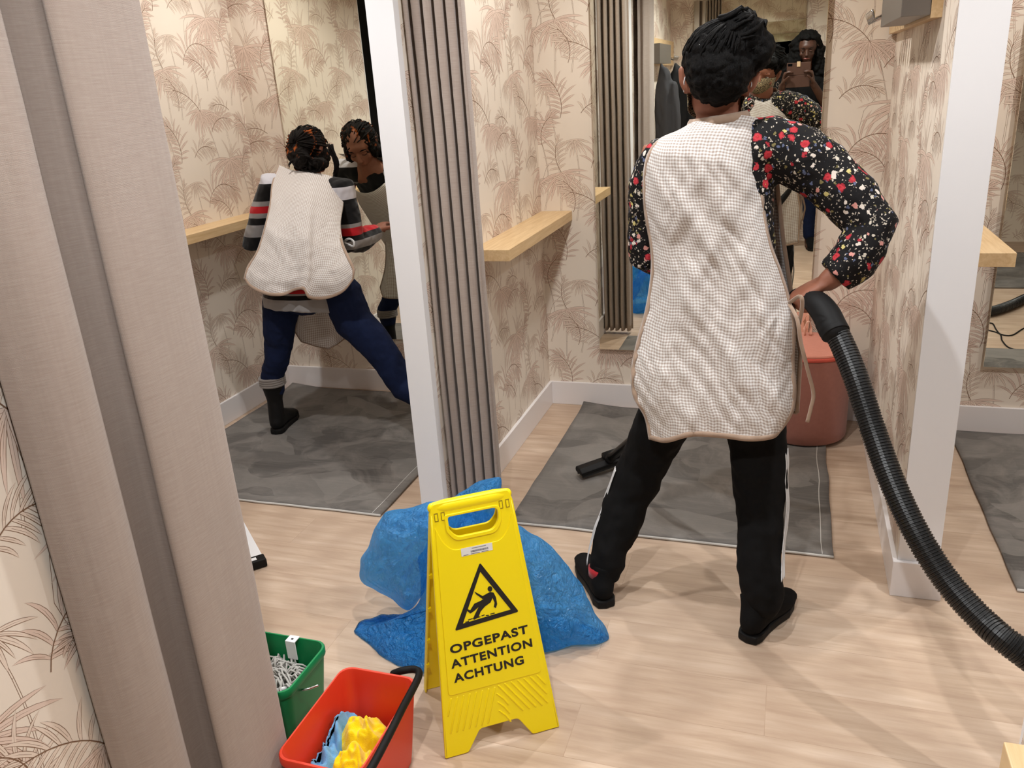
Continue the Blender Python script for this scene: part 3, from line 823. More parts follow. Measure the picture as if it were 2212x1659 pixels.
def apron_panel(name, root, pix, yfn, mat, ns=40, nt=64, wrinkle=.010, trim=.011, edges=('l', 'r', 'b'), seed=0, wf=None):
    px = coons(*pix, ns, nt); rows = []
    for i, r in enumerate(px):
        row = []
        for j, p in enumerate(r):
            s, t = j/ns, i/nt
            y = yfn(s, t)
            q = P(p[0], p[1], y)
            w = (wf or (lambda q, s, t: nz((q.x*1.0+q.z*.6, q.z*.7, 0), 7, seed) + .6*nz((q.x-q.z*.8, q.z*.5, 3), 13, seed) + .35*nz((q.x, q.z, 5), 28, seed)))(q, s, t)
            q = P(p[0], p[1], y + wrinkle*w)
            row.append(q)
        rows.append(row)
    # metric uv
    U = [[0]*(ns+1) for _ in range(nt+1)]; V = [[0]*(ns+1) for _ in range(nt+1)]
    for i in range(nt+1):
        mid = ns//2
        for j in range(mid+1, ns+1): U[i][j] = U[i][j-1] + (rows[i][j]-rows[i][j-1]).length
        for j in range(mid-1, -1, -1): U[i][j] = U[i][j+1] - (rows[i][j+1]-rows[i][j]).length
    for j in range(ns+1):
        for i in range(1, nt+1): V[i][j] = V[i-1][j] - (rows[i][j]-rows[i-1][j]).length
    o = grid(name, rows, mat, root, uvfn=lambda i, j: (U[i][j], V[i][j]), thick=.0022)
    # bound edges as a tape with its own thickness
    segs = []
    if 'l' in edges: segs.append(([r[0] for r in rows], [r[1] for r in rows], 1))
    if 'r' in edges: segs.append(([r[-1] for r in rows], [r[-2] for r in rows], 1))
    if 'b' in edges: segs.append((rows[-1], rows[-2], 1))
    if 't' in edges: segs.append((rows[0], rows[1], 1))
    for ed, inn, _ in segs:
        rr = [[], [], [], []]
        for k, (a, b) in enumerate(zip(ed, inn)):
            d = (b-a); d = d.normalized() if d.length > 1e-9 else Vector((0, 0, 1))
            n = Vector((0, -1, 0))
            rr[0].append(a - d*.001 + n*.0025); rr[1].append(a + d*trim*.5 + n*.0032); rr[2].append(a + d*trim + n*.0027); rr[3].append(a + d*(trim+.0004) + n*.0002)
        g = grid('edge_binding', rr, M['trim'], None, thick=.0008); g.parent = o
    return o
def limb(pts, rads): return pts, rads
# ================================================================ people
def strands(mb, c, R, rad, n, seed, a0=-PI, a1=PI, top=.98, low=-.3, to=None, r=.004, wave=.006, lift=.004):
    """hair locks lying on an ellipsoid and running towards 'to'"""
    rnd = random.Random(seed); c = Vector(c); rad = Vector(rad)
    for _ in range(n):
        ph = rnd.uniform(a0, a1); zz = rnd.uniform(low, top); rr = math.sqrt(max(0, 1-zz*zz))
        p = Vector((rr*math.cos(ph), rr*math.sin(ph), zz)); q = Vector(to) if to is not None else Vector((0, -.8, -.6)); q = q.normalized() if q.length else q
        pts = []
        w0 = rnd.uniform(-1, 1)
        for k in range(7):
            t = k/6*.85; d = p.lerp(q, t); d.normalize()
            e = 1 + (lift + wave*math.sin(5*t+w0*3))/min(rad)*(1-.5*t)
            v = Vector((d.x*rad.x, d.y*rad.y, d.z*rad.z))*e
            pts.append(c + R @ v)
        k_ = rnd.uniform(.6, 1.2)
        mb.tube(pts, [r*.5*k_, r*k_, r*1.1*k_, r*1.1*k_, r*k_, r*.8*k_, r*.4*k_], 6)
    return mb
def m_bands(name, stops, axis=(0, 0, 1), wob=.006):
    """knit with stripes across an axis; stops: (position in metres along the axis, colour), ascending"""
    t = NT(name, rough=.9, spec=.1)
    v = t.coord('Object'); w = t.noise(v, 9, 2, .5).outputs[0]
    s = t.n('ShaderNodeVectorMath', {0: v, 1: axis}, operation='DOT_PRODUCT').outputs['Value']
    s = t.math('ADD', s, t.math('MULTIPLY', t.math('SUBTRACT', w, .5), wob*2))
    a, b = stops[0][0], stops[-1][0]+.02
    f = t.math('DIVIDE', t.math('SUBTRACT', s, a), b-a, clamp=True)
    c = t.ramp(f, [((p-a)/(b-a), col) for p, col in stops], 'CONSTANT')
    t.set('base', c).set('sheen', .2)
    t.set('normal', t.bump(t.noise(v, 350, 2).outputs[0], .3, .001)); return t.m
BLK, GRY, SIL, RED = (19, 18, 19), (146, 143, 142), (196, 194, 200), (190, 34, 42)
def folds(amp, sc, seed):
    return lambda p, n: p + n*(amp*(nz((p.x, p.y, p.z*.7), sc, seed) + .5*nz(p, sc*2.2, seed+3)))
# ---------------------------------------------------------------- the woman with the vacuum hose
def woman_center():
    root = empty('person', (-.27, 2.15, 0))
    tag(root, 'woman seen from behind in beige checked tabard and black floral blouse holding a vacuum hose', 'person')
    hc = P(1551, 173, 2.24); R = rot_to((-.10, 1, -.22), (.10, .2, 1))
    neck0 = P(1556, 266, 2.25); neck1 = P(1556, 226, 2.262)
    shR, elR, wrR = P(1693, 318, 2.25), P(1880, 487, 2.20), P(1790, 606, 2.16)
    midR, fmR = P(1795, 385, 2.24), P(1846, 562, 2.17)
    shL, elL = P(1415, 345, 2.26), P(1398, 545, 2.27)
    wrL = Vector((-.24, 2.52, .90))
    hipC = P(1548, 800, 2.22)
    hR, hL = P(1628, 850, 2.21), P(1472, 850, 2.22)
    kR, kL = P(1641, 1062, 2.19), P(1392, 1020, 2.25)
    aR, aL = Vector((-.045, 2.065, .10)), Vector((-.485, 2.125, .10))
    # skin: one continuous body
    mb = MB()
    head_prims(mb, hc, R, 1.06)
    mb.tube([P(1554, 300, 2.24), neck0, neck1, hc + Vector((0, 0, -.03))], [(.06, .05), (.054, .052), (.052, .054), (.05, .055)], 18, round_caps=True)
    mb.tube([P(1545, 825, 2.22), hipC, P(1548, 680, 2.23), P(1546, 560, 2.23), P(1540, 450, 2.235), P(1538, 350, 2.24), P(1548, 290, 2.24)],
            [(.12, .085), (.13, .09), (.13, .095), (.12, .088), (.135, .09), (.14, .085), (.07, .055)], 24, side=(1, 0, 0), round_caps=True)
    mb.tube([P(1580, 330, 2.245), shR, midR, elR, fmR, wrR], [.05, .052, .044, .036, .036, .027], 16, round_caps=True)
    mb.tube([P(1520, 340, 2.25), shL, P(1394, 440, 2.26), elL, elL.lerp(wrL, .5), wrL], [.05, .05, .043, .036, .034, .027], 16, round_caps=True)
    for h, k, a in ((hR, kR, aR), (hL, kL, aL)):
        mb.tube([h + Vector((0, 0, .08)), h, h.lerp(k, .5), k, k.lerp(a, .4), a, a - Vector((0, 0, .05))], [.068, .070, .058, .050, .048, .032, .026], 18, round_caps=True)
        sx = 1 if a is aR else -1
        mb.tube([a - Vector((0, .0, .05)), a + Vector((sx*.036, .075, -.070))], [.022, .018], 12, round_caps=True)
    dR = (P(1735, 632, 2.17) - wrR).normalized()
    hand(mb, wrR, dR, Vector((0, .2, -1)), -1, curl=1.15, s=1.0)
    hand(mb, wrL, (-.35, .6, -.3), (.2, .3, -1), 1, curl=1.2)
    organic('body', mb, M['skin1'], root, voxel=.0052, smooth=2)
    face_parts(root, hc, R)
    # hair with messy bun
    mb = MB()
    mb.ell(hc + R @ Vector((0, -.022, .044)), (.093, .094, .090), R)
    mb.ell(hc + R @ Vector((0, -.048, .012)), (.082, .074, .080), R)
    mb.ell(hc + R @ Vector((0, -.042, -.020)), (.066, .058, .050), R)
    mb.ell(hc + R @ Vector((0, .030, .072)), (.078, .064, .048), R)
    bun = P(1598, 82, 2.22)
    mb.ell(bun, (.066, .056, .058)); mb.ell(bun + Vector((.038, 0, -.030)), (.044, .045, .050)); mb.ell(bun + Vector((-.030, 0, -.03)), (.044, .04, .040)); mb.ell(bun + Vector((-.002, .0, .034)), (.034, .034, .030))
    organic('hair', mb, M['hair'], root, voxel=.005, smooth=2, fn=lambda p, n: p + n*(.006*nz(p, 45, 2) + .005*nz(p, 100, 4)))
    mb = MB()
    strands(mb, hc + R @ Vector((0, -.022, .044)), R, (.093, .094, .090), 220, 3, low=-.15, to=(.25, -.35, .9), r=.0026, wave=.002, lift=.0005)
    rnd = random.Random(8)
    for k in range(46):
        a = rnd.uniform(0, 2*PI); b = rnd.uniform(-.9, 1.2); rr = rnd.uniform(.052, .072)
        pts = [bun + Vector((math.cos(a+i*.42)*rr*math.cos(b+i*.16), math.sin(a+i*.42)*rr*.85*math.cos(b+i*.16), math.sin(b+i*.16)*rr*.95 + .004*math.sin(i*2))) for i in range(6)]
        mb.tube(pts, [.002, .005, .006, .006, .004, .001], 6)
    mb.build('hair_locks', M['hair'], root, smooth=True, world=True)
    # leopard mask: shell over the lower face
    rows = []
    for i in range(15):
        t = i/14; row = []
        for j in range(33):
            s = (j/32-.5)*2; a = s*1.72
            rx, ry = .073 - .010*t, .082 + .012*math.sin(PI*min(1, t*1.1)) - .012*t
            zz = .000 - .088*t*(1-.38*s*s) - .012*s*s
            yy = math.cos(a)*ry + .018*math.exp(-(s*3)**2)*math.sin(PI*t)
            row.append(hc + R @ Vector((math.sin(a)*rx*1.04, yy + .010, zz)))
        rows.append(row)
    grid('face_mask', rows, M['leopard'], root, thick=.002)
    for sx in (-1, 1):
        mb = MB()
        mb.tube([hc + R @ Vector(p) for p in ((sx*.074, .0, -.02), (sx*.080, -.012, -.035), (sx*.082, -.024, -.012), (sx*.080, -.02, .012), (sx*.076, .0, .02))], .0015, 6)
        mb.build('mask_loop', M['stripe_white'], root, smooth=True, world=True)
    mb = MB(); e0 = hc + R @ Vector((.086, -.016, -.045)); mb.tube([e0 + Vector((.008*math.cos(a), 0, .010*math.sin(a)-.01)) for a in np.linspace(0, 2*PI, 13)], .0015, 6); mb.build('earring', M['chrome'], root, smooth=True, world=True)
    # blouse
    mb = MB()
    mb.tube([P(1548, 885, 2.22), P(1550, 830, 2.22), P(1550, 740, 2.22), P(1548, 650, 2.23), P(1546, 560, 2.23), P(1538, 450, 2.235), P(1536, 370, 2.24), P(1545, 310, 2.24), P(1552, 278, 2.245)],
            [(.180, .135), (.182, .135), (.172, .125), (.155, .112), (.148, .106), (.156, .108), (.165, .102), (.135, .080), (.068, .062)], 28, side=(1, 0, 0))
    mb.tube([P(1600, 325, 2.25), P(1668, 318, 2.25), P(1730, 340, 2.25), midR, P(1845, 437, 2.215), elR, P(1862, 530, 2.18), fmR, P(1803, 598, 2.165)], [.075, .080, .078, .071, .066, .063, .060, .058, .050], 20, round_caps=False)
    mb.tube([P(1500, 345, 2.25), P(1430, 352, 2.26), P(1403, 400, 2.26), P(1400, 470, 2.265), elL, elL.lerp(wrL, .4), elL.lerp(wrL, .85)], [.07, .072, .062, .055, .058, .052, .044], 20)
    organic('blouse', mb, M['floral'], root, voxel=.0065, smooth=5, fn=folds(.007, 16, 4))
    # trousers
    mb = MB()
    mb.tube([P(1548, 740, 2.22), P(1548, 800, 2.22), P(1548, 830, 2.22)], [(.155, .112), (.155, .11), (.13, .09)], 24, side=(1, 0, 0), round_caps=True)
    def leg(px, r):
        mb.tube([P(*p) for p in px], r, 22, round_caps=True)
    leg([(1472, 835, 2.22), (1424, 930, 2.23), (1388, 1010, 2.24), (1357, 1075, 2.22), (1338, 1130, 2.18), (1318, 1180, 2.15), (1312, 1215, 2.13), (1308, 1232, 2.12)], [.090, .078, .074, .067, .062, .058, .056, .048])
    leg([(1626, 835, 2.21), (1633, 950, 2.20), (1640, 1050, 2.18), (1642, 1120, 2.15), (1640, 1190, 2.11), (1643, 1245, 2.07), (1648, 1285, 2.05), (1648, 1298, 2.045)], [.090, .080, .073, .066, .060, .058, .056, .049])
    tr = organic('trousers', mb, M['blackcloth'], root, voxel=.006, smooth=4, fn=folds(.009, 14, 9))
    def tapes(px, rr, out, side):
        for off in (-.011, 0, .011):
            c = sp3([P(*p) for p in px], 40); rs = spline([(r,) for r in rr], 40)
            rows = [[], []]
            for k, (q, r) in enumerate(zip(c, rs)):
                n = Vector((side, -.25, 0)).normalized(); tt = Vector((n.y, -n.x, 0))
                b = q + n*(r[0]+.0035) + tt*off*side
                b += n*.006*nz(b, 14, 9)
                rows[0].append(b - tt*.0035); rows[1].append(b + tt*.0035)
            g = grid('side_stripe', rows, M['stripe_white'], None, thick=.0015); g.parent = tr
    tapes([(1388, 1010, 2.24), (1357, 1075, 2.22), (1338, 1130, 2.18), (1318, 1180, 2.15), (1310, 1215, 2.13)], [.079, .068, .063, .059, .057], None, -1)
    tapes([(1630, 960, 2.20), (1640, 1050, 2.18), (1642, 1120, 2.15), (1640, 1190, 2.11), (1643, 1240, 2.07)], [.086, .076, .067, .061, .059], None, 1)
    # shoes
    shoe(root, (-.472, 2.060), (-.145, .25), M['blackcloth'], ankle=aL + Vector((0, -.01, .02)), L=.272)
    shoe(root, (-.062, 1.990), (.110, .24), M['blackcloth'], ankle=aR + Vector((0, -.01, .02)), L=.272)
    for a, d in ((aL, -.018), (aR, .018)):
        mb = MB(); mb.tube([a + Vector((d*.8, -.012, -.016)), a + Vector((d*.8, -.010, .012))], [(.0375, .039), (.038, .041)], 18); mb.build('sock', M['red_knit'], root, smooth=True, world=True)
    # tabard, back panel
    top = [(1478, 278), (1500, 262), (1550, 250), (1610, 250), (1655, 262)]
    bot = [(1402, 948), (1440, 955), (1495, 942), (1560, 945), (1620, 952), (1670, 946), (1690, 928)]
    lef = [(1478, 278), (1425, 300), (1398, 335), (1389, 390), (1392, 460), (1404, 530), (1406, 590), (1394, 670), (1375, 740), (1364, 800), (1368, 855), (1392, 900), (1402, 948)]
    rig = [(1655, 262), (1650, 330), (1649, 400), (1655, 470), (1668, 530), (1690, 590), (1708, 650), (1718, 710), (1716, 780), (1720, 840), (1716, 880), (1706, 905), (1690, 928)]
    def yb(s, t):
        prof = np.interp(t, [0, .06, .15, .3, .45, .58, .75, .9, 1.0], [2.185, 2.150, 2.120, 2.112, 2.108, 2.095, 2.070, 2.062, 2.060])
        e = abs(2*s-1)
        return prof + (.080*e**2.6)*(1-.35*t) + .012*math.sin(s*PI*5+1.0)*max(0, t-.6)
    def wf(q, s, t):
        m_ = min(1, t*5)
        al = q.x*.82 + q.z*.57; be = -q.x*.57 + q.z*.82; ga = q.x*.94 - q.z*.34; de = q.x*.34 + q.z*.94
        n1 = nz((al*13, be*3.2, 0), 1, 3); n2 = nz((al*27, be*6, 4), 1, 7); n3 = nz((ga*15, de*3, 9), 1, 5); n4 = nz((ga*34, de*9, 2), 1, 2)
        return m_*(.9*n1 - 1.5*abs(n2) + .7*n3 - .9*abs(n4) + .45*nz((q.x, q.z, 5), 9, 1))
    back = apron_panel('tabard_back', root, (top, bot, lef, rig), yb, M['ging'], ns=64, nt=120, wrinkle=.0095, trim=.013, wf=wf)
    # front panel, mostly seen in the mirror and past the right hip
    rows = []
    for i in range(41):
        t = i/40; z = 1.34 - .80*t; row = []
        w = np.interp(t, [0, .1, .35, .5, .75, 1], [.085, .125, .150, .17, .20, .19])
        xc = np.interp(t, [0, .5, 1], [-.175, -.165, -.145])
        for j in range(31):
            s = j/30*2-1
            y = 2.375 + .018*t - .075*abs(s)**2.4 + .010*nz((s*3, t*4, 2), 1.5, 3) + np.interp(t, [0, .12, .3, 1], [-.055, -.01, .0, .03])
            row.append(Vector((xc + w*s, y, z + .03*(1-t)*abs(s) + (.02*abs(s) if t > .95 else 0))))
        rows.append(row)
    fo = grid('tabard_front', rows, M['ging'], root, uvfn=lambda i, j: (j*.0105, i*.02), thick=.0022)
    mb = MB()
    for sx in (0, -1): pass
    b = MB(); b.tube([rows[i][-1] for i in range(41)], [(.006, .002)]*41, 8); b.tube([rows[i][0] for i in range(41)], [(.006, .002)]*41, 8); b.tube(rows[-1], [(.002, .006)]*31, 8)
    g = b.build('edge_binding', M['trim'], None, smooth=True); g.parent = fo
    # shoulder yoke strips joining both panels + collar
    for pxs in (((1500, 272), (1470, 294)),):
        a, c = P(pxs[0][0], pxs[0][1], 2.17), P(pxs[1][0], pxs[1][1], 2.165)
        rr = []
        for k in range(9):
            t = k/8; up = .010*math.sin(PI*t) - .016; y = 2.165 + .165*t
            rr.append([Vector((p.x, y, p.z + up - .01*t - .012)) for p in (a, a.lerp(c, .33), a.lerp(c, .66), c)])
        grid('shoulder_strap', rr, M['ging'], root, uvfn=lambda i, j: (j*.01, i*.02), thick=.002)
    rr = [[], [], []]
    for k in range(25):
        a = PI*(1.08 + .84*k/24)
        cx, cy = P(1553, 255, 2.245).x, 2.245
        for q, (zr, rd) in enumerate(((.000, .080), (.012, .076), (.020, .071))):
            rr[q].append(Vector((cx + rd*1.02*math.cos(a), cy + rd*math.sin(a), 1.385 + zr + .008*math.cos(a))))
    grid('collar', rr, M['trim'], root, thick=.003)
    # side ties
    mb = MB(); A = P(1704, 655, 2.10)
    t1 = sp3([A, P(1722, 690, 2.06), P(1730, 740, 2.06), P(1745, 800, 2.07), P(1757, 850, 2.08), P(1752, 880, 2.08), P(1744, 912, 2.08)], 34)
    mb.tube(t1, [(.0012, .0048)]*34, 8, side=(0, 1, 0))
    t2 = sp3([A, P(1728, 640, 2.05), P(1733, 660, 2.05), P(1726, 700, 2.07)], 14); mb.tube(t2, [(.0015, .005)]*14, 8, side=(0, 1, 0))
    mb.build('side_tie', M['trim'], root, smooth=True, world=True)
    return root
# ---------------------------------------------------------------- the bending woman
def woman_left():
    root = empty('person', (-1.95, 3.05, 0))
    tag(root, 'woman bending forward in striped jumper, checked tabard and navy jeans in the left room', 'person')
    hc = P(668, 332, 3.46); R = rot_to((.25, 1, -.75), (0, .8, .9))
    shL, elL = P(592, 402, 3.36), P(553, 525, 3.34); wrL = Vector((elL.x+.16, 3.56, elL.z+.02))
    shR, elR = P(736, 412, 3.36), P(758, 528, 3.33); wrR = Vector((elR.x+.03, 3.53, elR.z+.02))
    hip = P(662, 650, 3.06)
    hL, hR = P(607, 672, 3.05), P(728, 672, 3.05)
    kL, kR = P(600, 765, 3.09), P(822, 758, 3.05)
    aL = Vector((-2.297, 3.105, .12)); aR = Vector((-1.40, 3.00, .12))
    LL = ([P(608, 645, 3.06), P(605, 700, 3.06), P(602, 740, 3.08), P(598, 780, 3.09), aL + Vector((0, 0, .17)), aL + Vector((0, 0, .11))], [.084, .074, .064, .058, .054, .050])
    RL = ([P(738, 635, 3.06), P(765, 695, 3.055), P(806, 738, 3.05), P(838, 780, 3.045), P(872, 838, 3.035), aR + Vector((0, 0, .12))], [.090, .084, .076, .068, .060, .050])
    spine = [P(662, 668, 3.06), hip, P(657, 580, 3.14), P(658, 510, 3.23), P(662, 450, 3.32), P(665, 405, 3.39), P(668, 380, 3.42)]
    mb = MB()
    head_prims(mb, hc, R)
    mb.tube([P(666, 400, 3.40), P(668, 372, 3.43), hc], [.055, .05, .05], 16, round_caps=True)
    mb.tube([spine[1].lerp(spine[2], .35)] + spine[2:], [(.12, .07), (.14, .09), (.13, .08), (.13, .075), (.12, .06), (.06, .045)], 22, side=(1, 0, 0), round_caps=True)
    mb.tube([P(665, 410, 3.38), shL, shL.lerp(elL, .5), elL, elL.lerp(wrL, .5), wrL], [.05, .052, .045, .038, .036, .027], 16, round_caps=True)
    mb.tube([P(665, 410, 3.38), shR, shR.lerp(elR, .5), elR, elR.lerp(wrR, .5), wrR], [.05, .052, .045, .038, .036, .027], 16, round_caps=True)
    for (pp, rr_), a in ((LL, aL), (RL, aR)):
        mb.tube(pp + [a, a - Vector((0, 0, .06))], [r-.018 for r in rr_] + [.027, .020], 18, round_caps=True)
        mb.tube([a - Vector((0, .0, .05)), a + Vector((-.018, .075, -.078))], [.024, .018], 12, round_caps=True)
    hand(mb, wrL, (.5, .3, .2), (0, .6, -.6), 1, curl=.5)
    hand(mb, wrR, (-.2, 1, .25), (.2, .5, -.8), -1, curl=.5)
    organic('body', mb, M['skin1'], root, voxel=.0055, smooth=2)
    face_parts(root, hc, R, closed=1)
    mb = MB()
    mb.ell(hc + R @ Vector((0, -.020, .026)), (.088, .088, .090), R)
    mb.ell(hc + R @ Vector((0, -.060, -.035)), (.060, .045, .055), R)
    mb.ell(P(655, 352, 3.36), (.050, .040, .034)); mb.ell(P(688, 355, 3.37), (.044, .036, .030))
    mb.ell(hc + R @ Vector((.070, .02, -.02)), (.022, .045, .055), R); mb.ell(hc + R @ Vector((-.070, .02, -.02)), (.022, .045, .055), R)
    organic('hair', mb, M['hair_o'], root, voxel=.005, smooth=2, fn=lambda p, n: p + n*(.006*nz(p, 45, 2) + .005*nz(p, 100, 4)))
    mb = MB()
    strands(mb, hc + R @ Vector((0, -.018, .022)), R, (.088, .090, .092), 120, 6, low=-.5, to=(.1, -.8, -.3), r=.0034)
    rnd = random.Random(3)
    for k in range(26):
        a = P(712 + rnd.uniform(-6, 8), 318 + rnd.uniform(-8, 8), 3.45); b = P(728 + rnd.uniform(-6, 4), 352 + rnd.uniform(-6, 6), 3.44); c = P(722 + rnd.uniform(-6, 7), 382 + rnd.uniform(-14, 6), 3.43)
        mb.tube(sp3([a, b, c], 8), [.004, .0045, .004, .004, .003, .003, .002, .0008], 6)
    for k in range(24):
        cc = P(655 + rnd.uniform(-12, 34), 352 + rnd.uniform(-10, 8), 3.345); a = rnd.uniform(0, 2*PI)
        mb.tube([cc + Vector((.035*math.cos(a+i*.5), -.01+.012*math.sin(i), .024*math.sin(a+i*.5))) for i in range(6)], [.002, .005, .006, .006, .004, .001], 6)
    mb.build('hair_locks', M['hair_o'], root, smooth=True, world=True)
    # jumper: body with bands towards the hem, each sleeve with its own bands
    zz = lambda u, v, y: P(u, v, y).z
    mh = m_bands('jumper_hem_bands', [(zz(662, 690, 3.0), GRY), (zz(662, 651, 2.93), BLK), (zz(662, 641, 2.93), GRY), (zz(662, 637, 2.93), RED), (zz(662, 622, 2.95), BLK)], axis=(0, 0, 1), wob=.001)
    mb = MB()
    mb.tube([P(662, 668, 3.06), P(662, 640, 3.07), P(660, 600, 3.11), P(657, 550, 3.17), P(658, 500, 3.24), P(662, 450, 3.31), P(665, 412, 3.37), P(667, 390, 3.405)],
            [(.205, .140), (.208, .140), (.192, .128), (.168, .108), (.155, .098), (.160, .090), (.145, .075), (.072, .06)], 28, side=(1, 0, 0))
    organic('jumper', mb, mh, root, voxel=.0065, smooth=5, fn=folds(.005, 16, 4))
    def sleeve(sh, el, wr, cuts, nm):
        m_ = m_bands(nm, cuts, axis=(0, 0, 1), wob=.003)
        mb = MB(); a0 = P(665, 410, 3.38).lerp(sh, .55)
        mb.tube([a0, sh, sh.lerp(el, .45), el, el.lerp(wr, .35), el.lerp(wr, .9)], [.070, .072, .068, .066, .058, .044], 20, round_caps=True)
        organic('sleeve', mb, m_, root, voxel=.0065, smooth=4, fn=folds(.005, 18, 2))
    cl = [(zz(545, 620, 3.33), GRY), (zz(545, 560, 3.31), BLK), (zz(545, 512, 3.30), GRY), (zz(545, 486, 3.30), BLK), (zz(545, 472, 3.30), GRY), (zz(550, 461, 3.30), RED), (zz(550, 447, 3.30), GRY), (zz(555, 435, 3.31), BLK), (zz(590, 396, 3.33), SIL), (zz(590, 366, 3.33), BLK)]
    sleeve(shL, elL, wrL, cl, 'left_sleeve_bands')
    cr = [(zz(760, 600, 3.31), BLK), (zz(765, 538, 3.30), GRY), (zz(765, 520, 3.30), BLK), (zz(765, 509, 3.30), RED), (zz(765, 492, 3.30), GRY), (zz(765, 484, 3.30), BLK), (zz(755, 432, 3.31), SIL), (zz(745, 404, 3.33), BLK)]
    sleeve(shR, elR, wrR, cr, 'right_sleeve_bands')
    # jeans
    mb = MB()
    mb.tube([P(662, 615, 3.07), P(662, 622, 3.07), P(664, 628, 3.06)], [(.17, .12), (.17, .12), (.13, .09)], 24, side=(1, 0, 0), round_caps=True)
    mb.tube(LL[0], LL[1], 22, round_caps=True); mb.tube(RL[0], RL[1], 22, round_caps=True)
    organic('jeans', mb, M['denim'], root, voxel=.006, smooth=4, fn=folds(.006, 17, 5))
    for a, h in ((aL, (aL.x+.004, aL.y-.055)), (aR, (aR.x, aR.y-.05))):
        b = shoe(root, h, (-.22, 1), M['black_rubber'], name='boot', L=.25, z0=.012, ankle=a + Vector((0, -.005, .14)), shaft=1.9)
        mb = MB(); A = a + Vector((0, -.005, .13))
        for k in range(4): mb.tube([A + Vector((.056*math.cos(q), .058*math.sin(q), .006+k*.011)) for q in np.linspace(0, 2*PI, 25)], .0068, 8)
        mb.build('knit_boot_cuff', M['grey_knit'], root, smooth=True, world=True)
    # tabard, back
    top = [(602, 356), (632, 368), (672, 372), (712, 380), (744, 394)]
    lef = [(602, 356), (588, 395), (583, 440), (573, 485), (556, 540), (535, 575), (527, 602)]
    bot = [(527, 602), (543, 622), (578, 637), (612, 638), (636, 628), (656, 626), (668, 644), (702, 646), (740, 632), (764, 604)]
    rig = [(744, 394), (742, 440), (736, 485), (742, 525), (755, 555), (766, 580), (764, 604)]
    def yb(s, t):
        prof = np.interp(t, [0, .12, .3, .5, .7, .85, 1.0], [3.330, 3.235, 3.105, 2.985, 2.915, 2.885, 2.875])
        e = abs(2*s-1)
        return prof + .10*e**2.4*(1-.45*t) + .018*math.cos((s-.42)*PI*5)*max(0, t-.72)*3*(1-e)
    apron_panel('tabard_back', root, (top, bot, lef, rig), yb, M['ging2'], ns=54, nt=60, wrinkle=.010, trim=.012, edges=('l', 'r', 'b'), seed=7, wf=lambda q, s, t: min(1, t*4)*(.7*nz((q.x, q.z, 1), 8, 7) - 1.1*abs(nz((q.x*.5+q.z, q.x*.5, 2), 13, 3)) - .8*abs(nz((q.x-q.z*.4, q.z*.5, 6), 22, 9)) + .25*nz((q.x, q.z, 3), 45, 4)))
    # tabard front hanging between the legs
    rows = []
    lf = [(640, 600), (641, 650), (634, 700), (641, 725), (664, 741), (690, 750), (705, 752), (722, 745), (742, 728)]
    for i in range(31):
        t = i/30; row = []
        for j in range(25):
            s = j/24
            v = 600 + (np.interp(s, [0, .12, .4, .62, .8, 1], [716, 738, 748, 754, 742, 724]) - 600)*t
            u = (636 + 118*s) + (8*math.sin(t*3))*(1-s)
            row.append(P(u, v, 3.24 + .015*math.sin(s*9) + .02*t))
        rows.append(row)
    fo = grid('tabard_front', rows, M['ging2'], root, uvfn=lambda i, j: (j*.009, i*.011), thick=.002)
    b = MB(); b.tube(rows[-1], [(.002, .006)]*25, 8); b.tube([r[0] for r in rows], [(.002, .006)]*31, 8)
    g = b.build('edge_binding', M['trim'], None, smooth=True); g.parent = fo
    # bib part of the front, seen in the mirror
    rows = []
    for i in range(21):
        t = i/20; c = P(667, 395, 3.40).lerp(P(660, 610, 3.10), t); row = []
        for j in range(17):
            s = j/16*2-1; w = np.interp(t, [0, .3, 1], [.10, .14, .17])
            n = Vector((0, .62, -.78)); row.append(c + Vector((w*s, 0, 0)) + n*(.150 + .02*t - .06*abs(s)**2.2))
        rows.append(row)
    grid('tabard_bib', rows, M['ging2'], root, uvfn=lambda i, j: (j*.02, i*.025), thick=.002)
    mb = MB()
    loop = sp3([P(742, 522, 3.20), P(754, 516, 3.16), P(764, 522, 3.14), P(763, 532, 3.14), P(752, 528, 3.16), P(744, 526, 3.18)], 24)
    mb.tube(loop, [(.0012, .005)]*24, 8, side=(0, 1, 0)); mb.build('side_tie', M['ging2'], root, smooth=True, world=True)
    return root
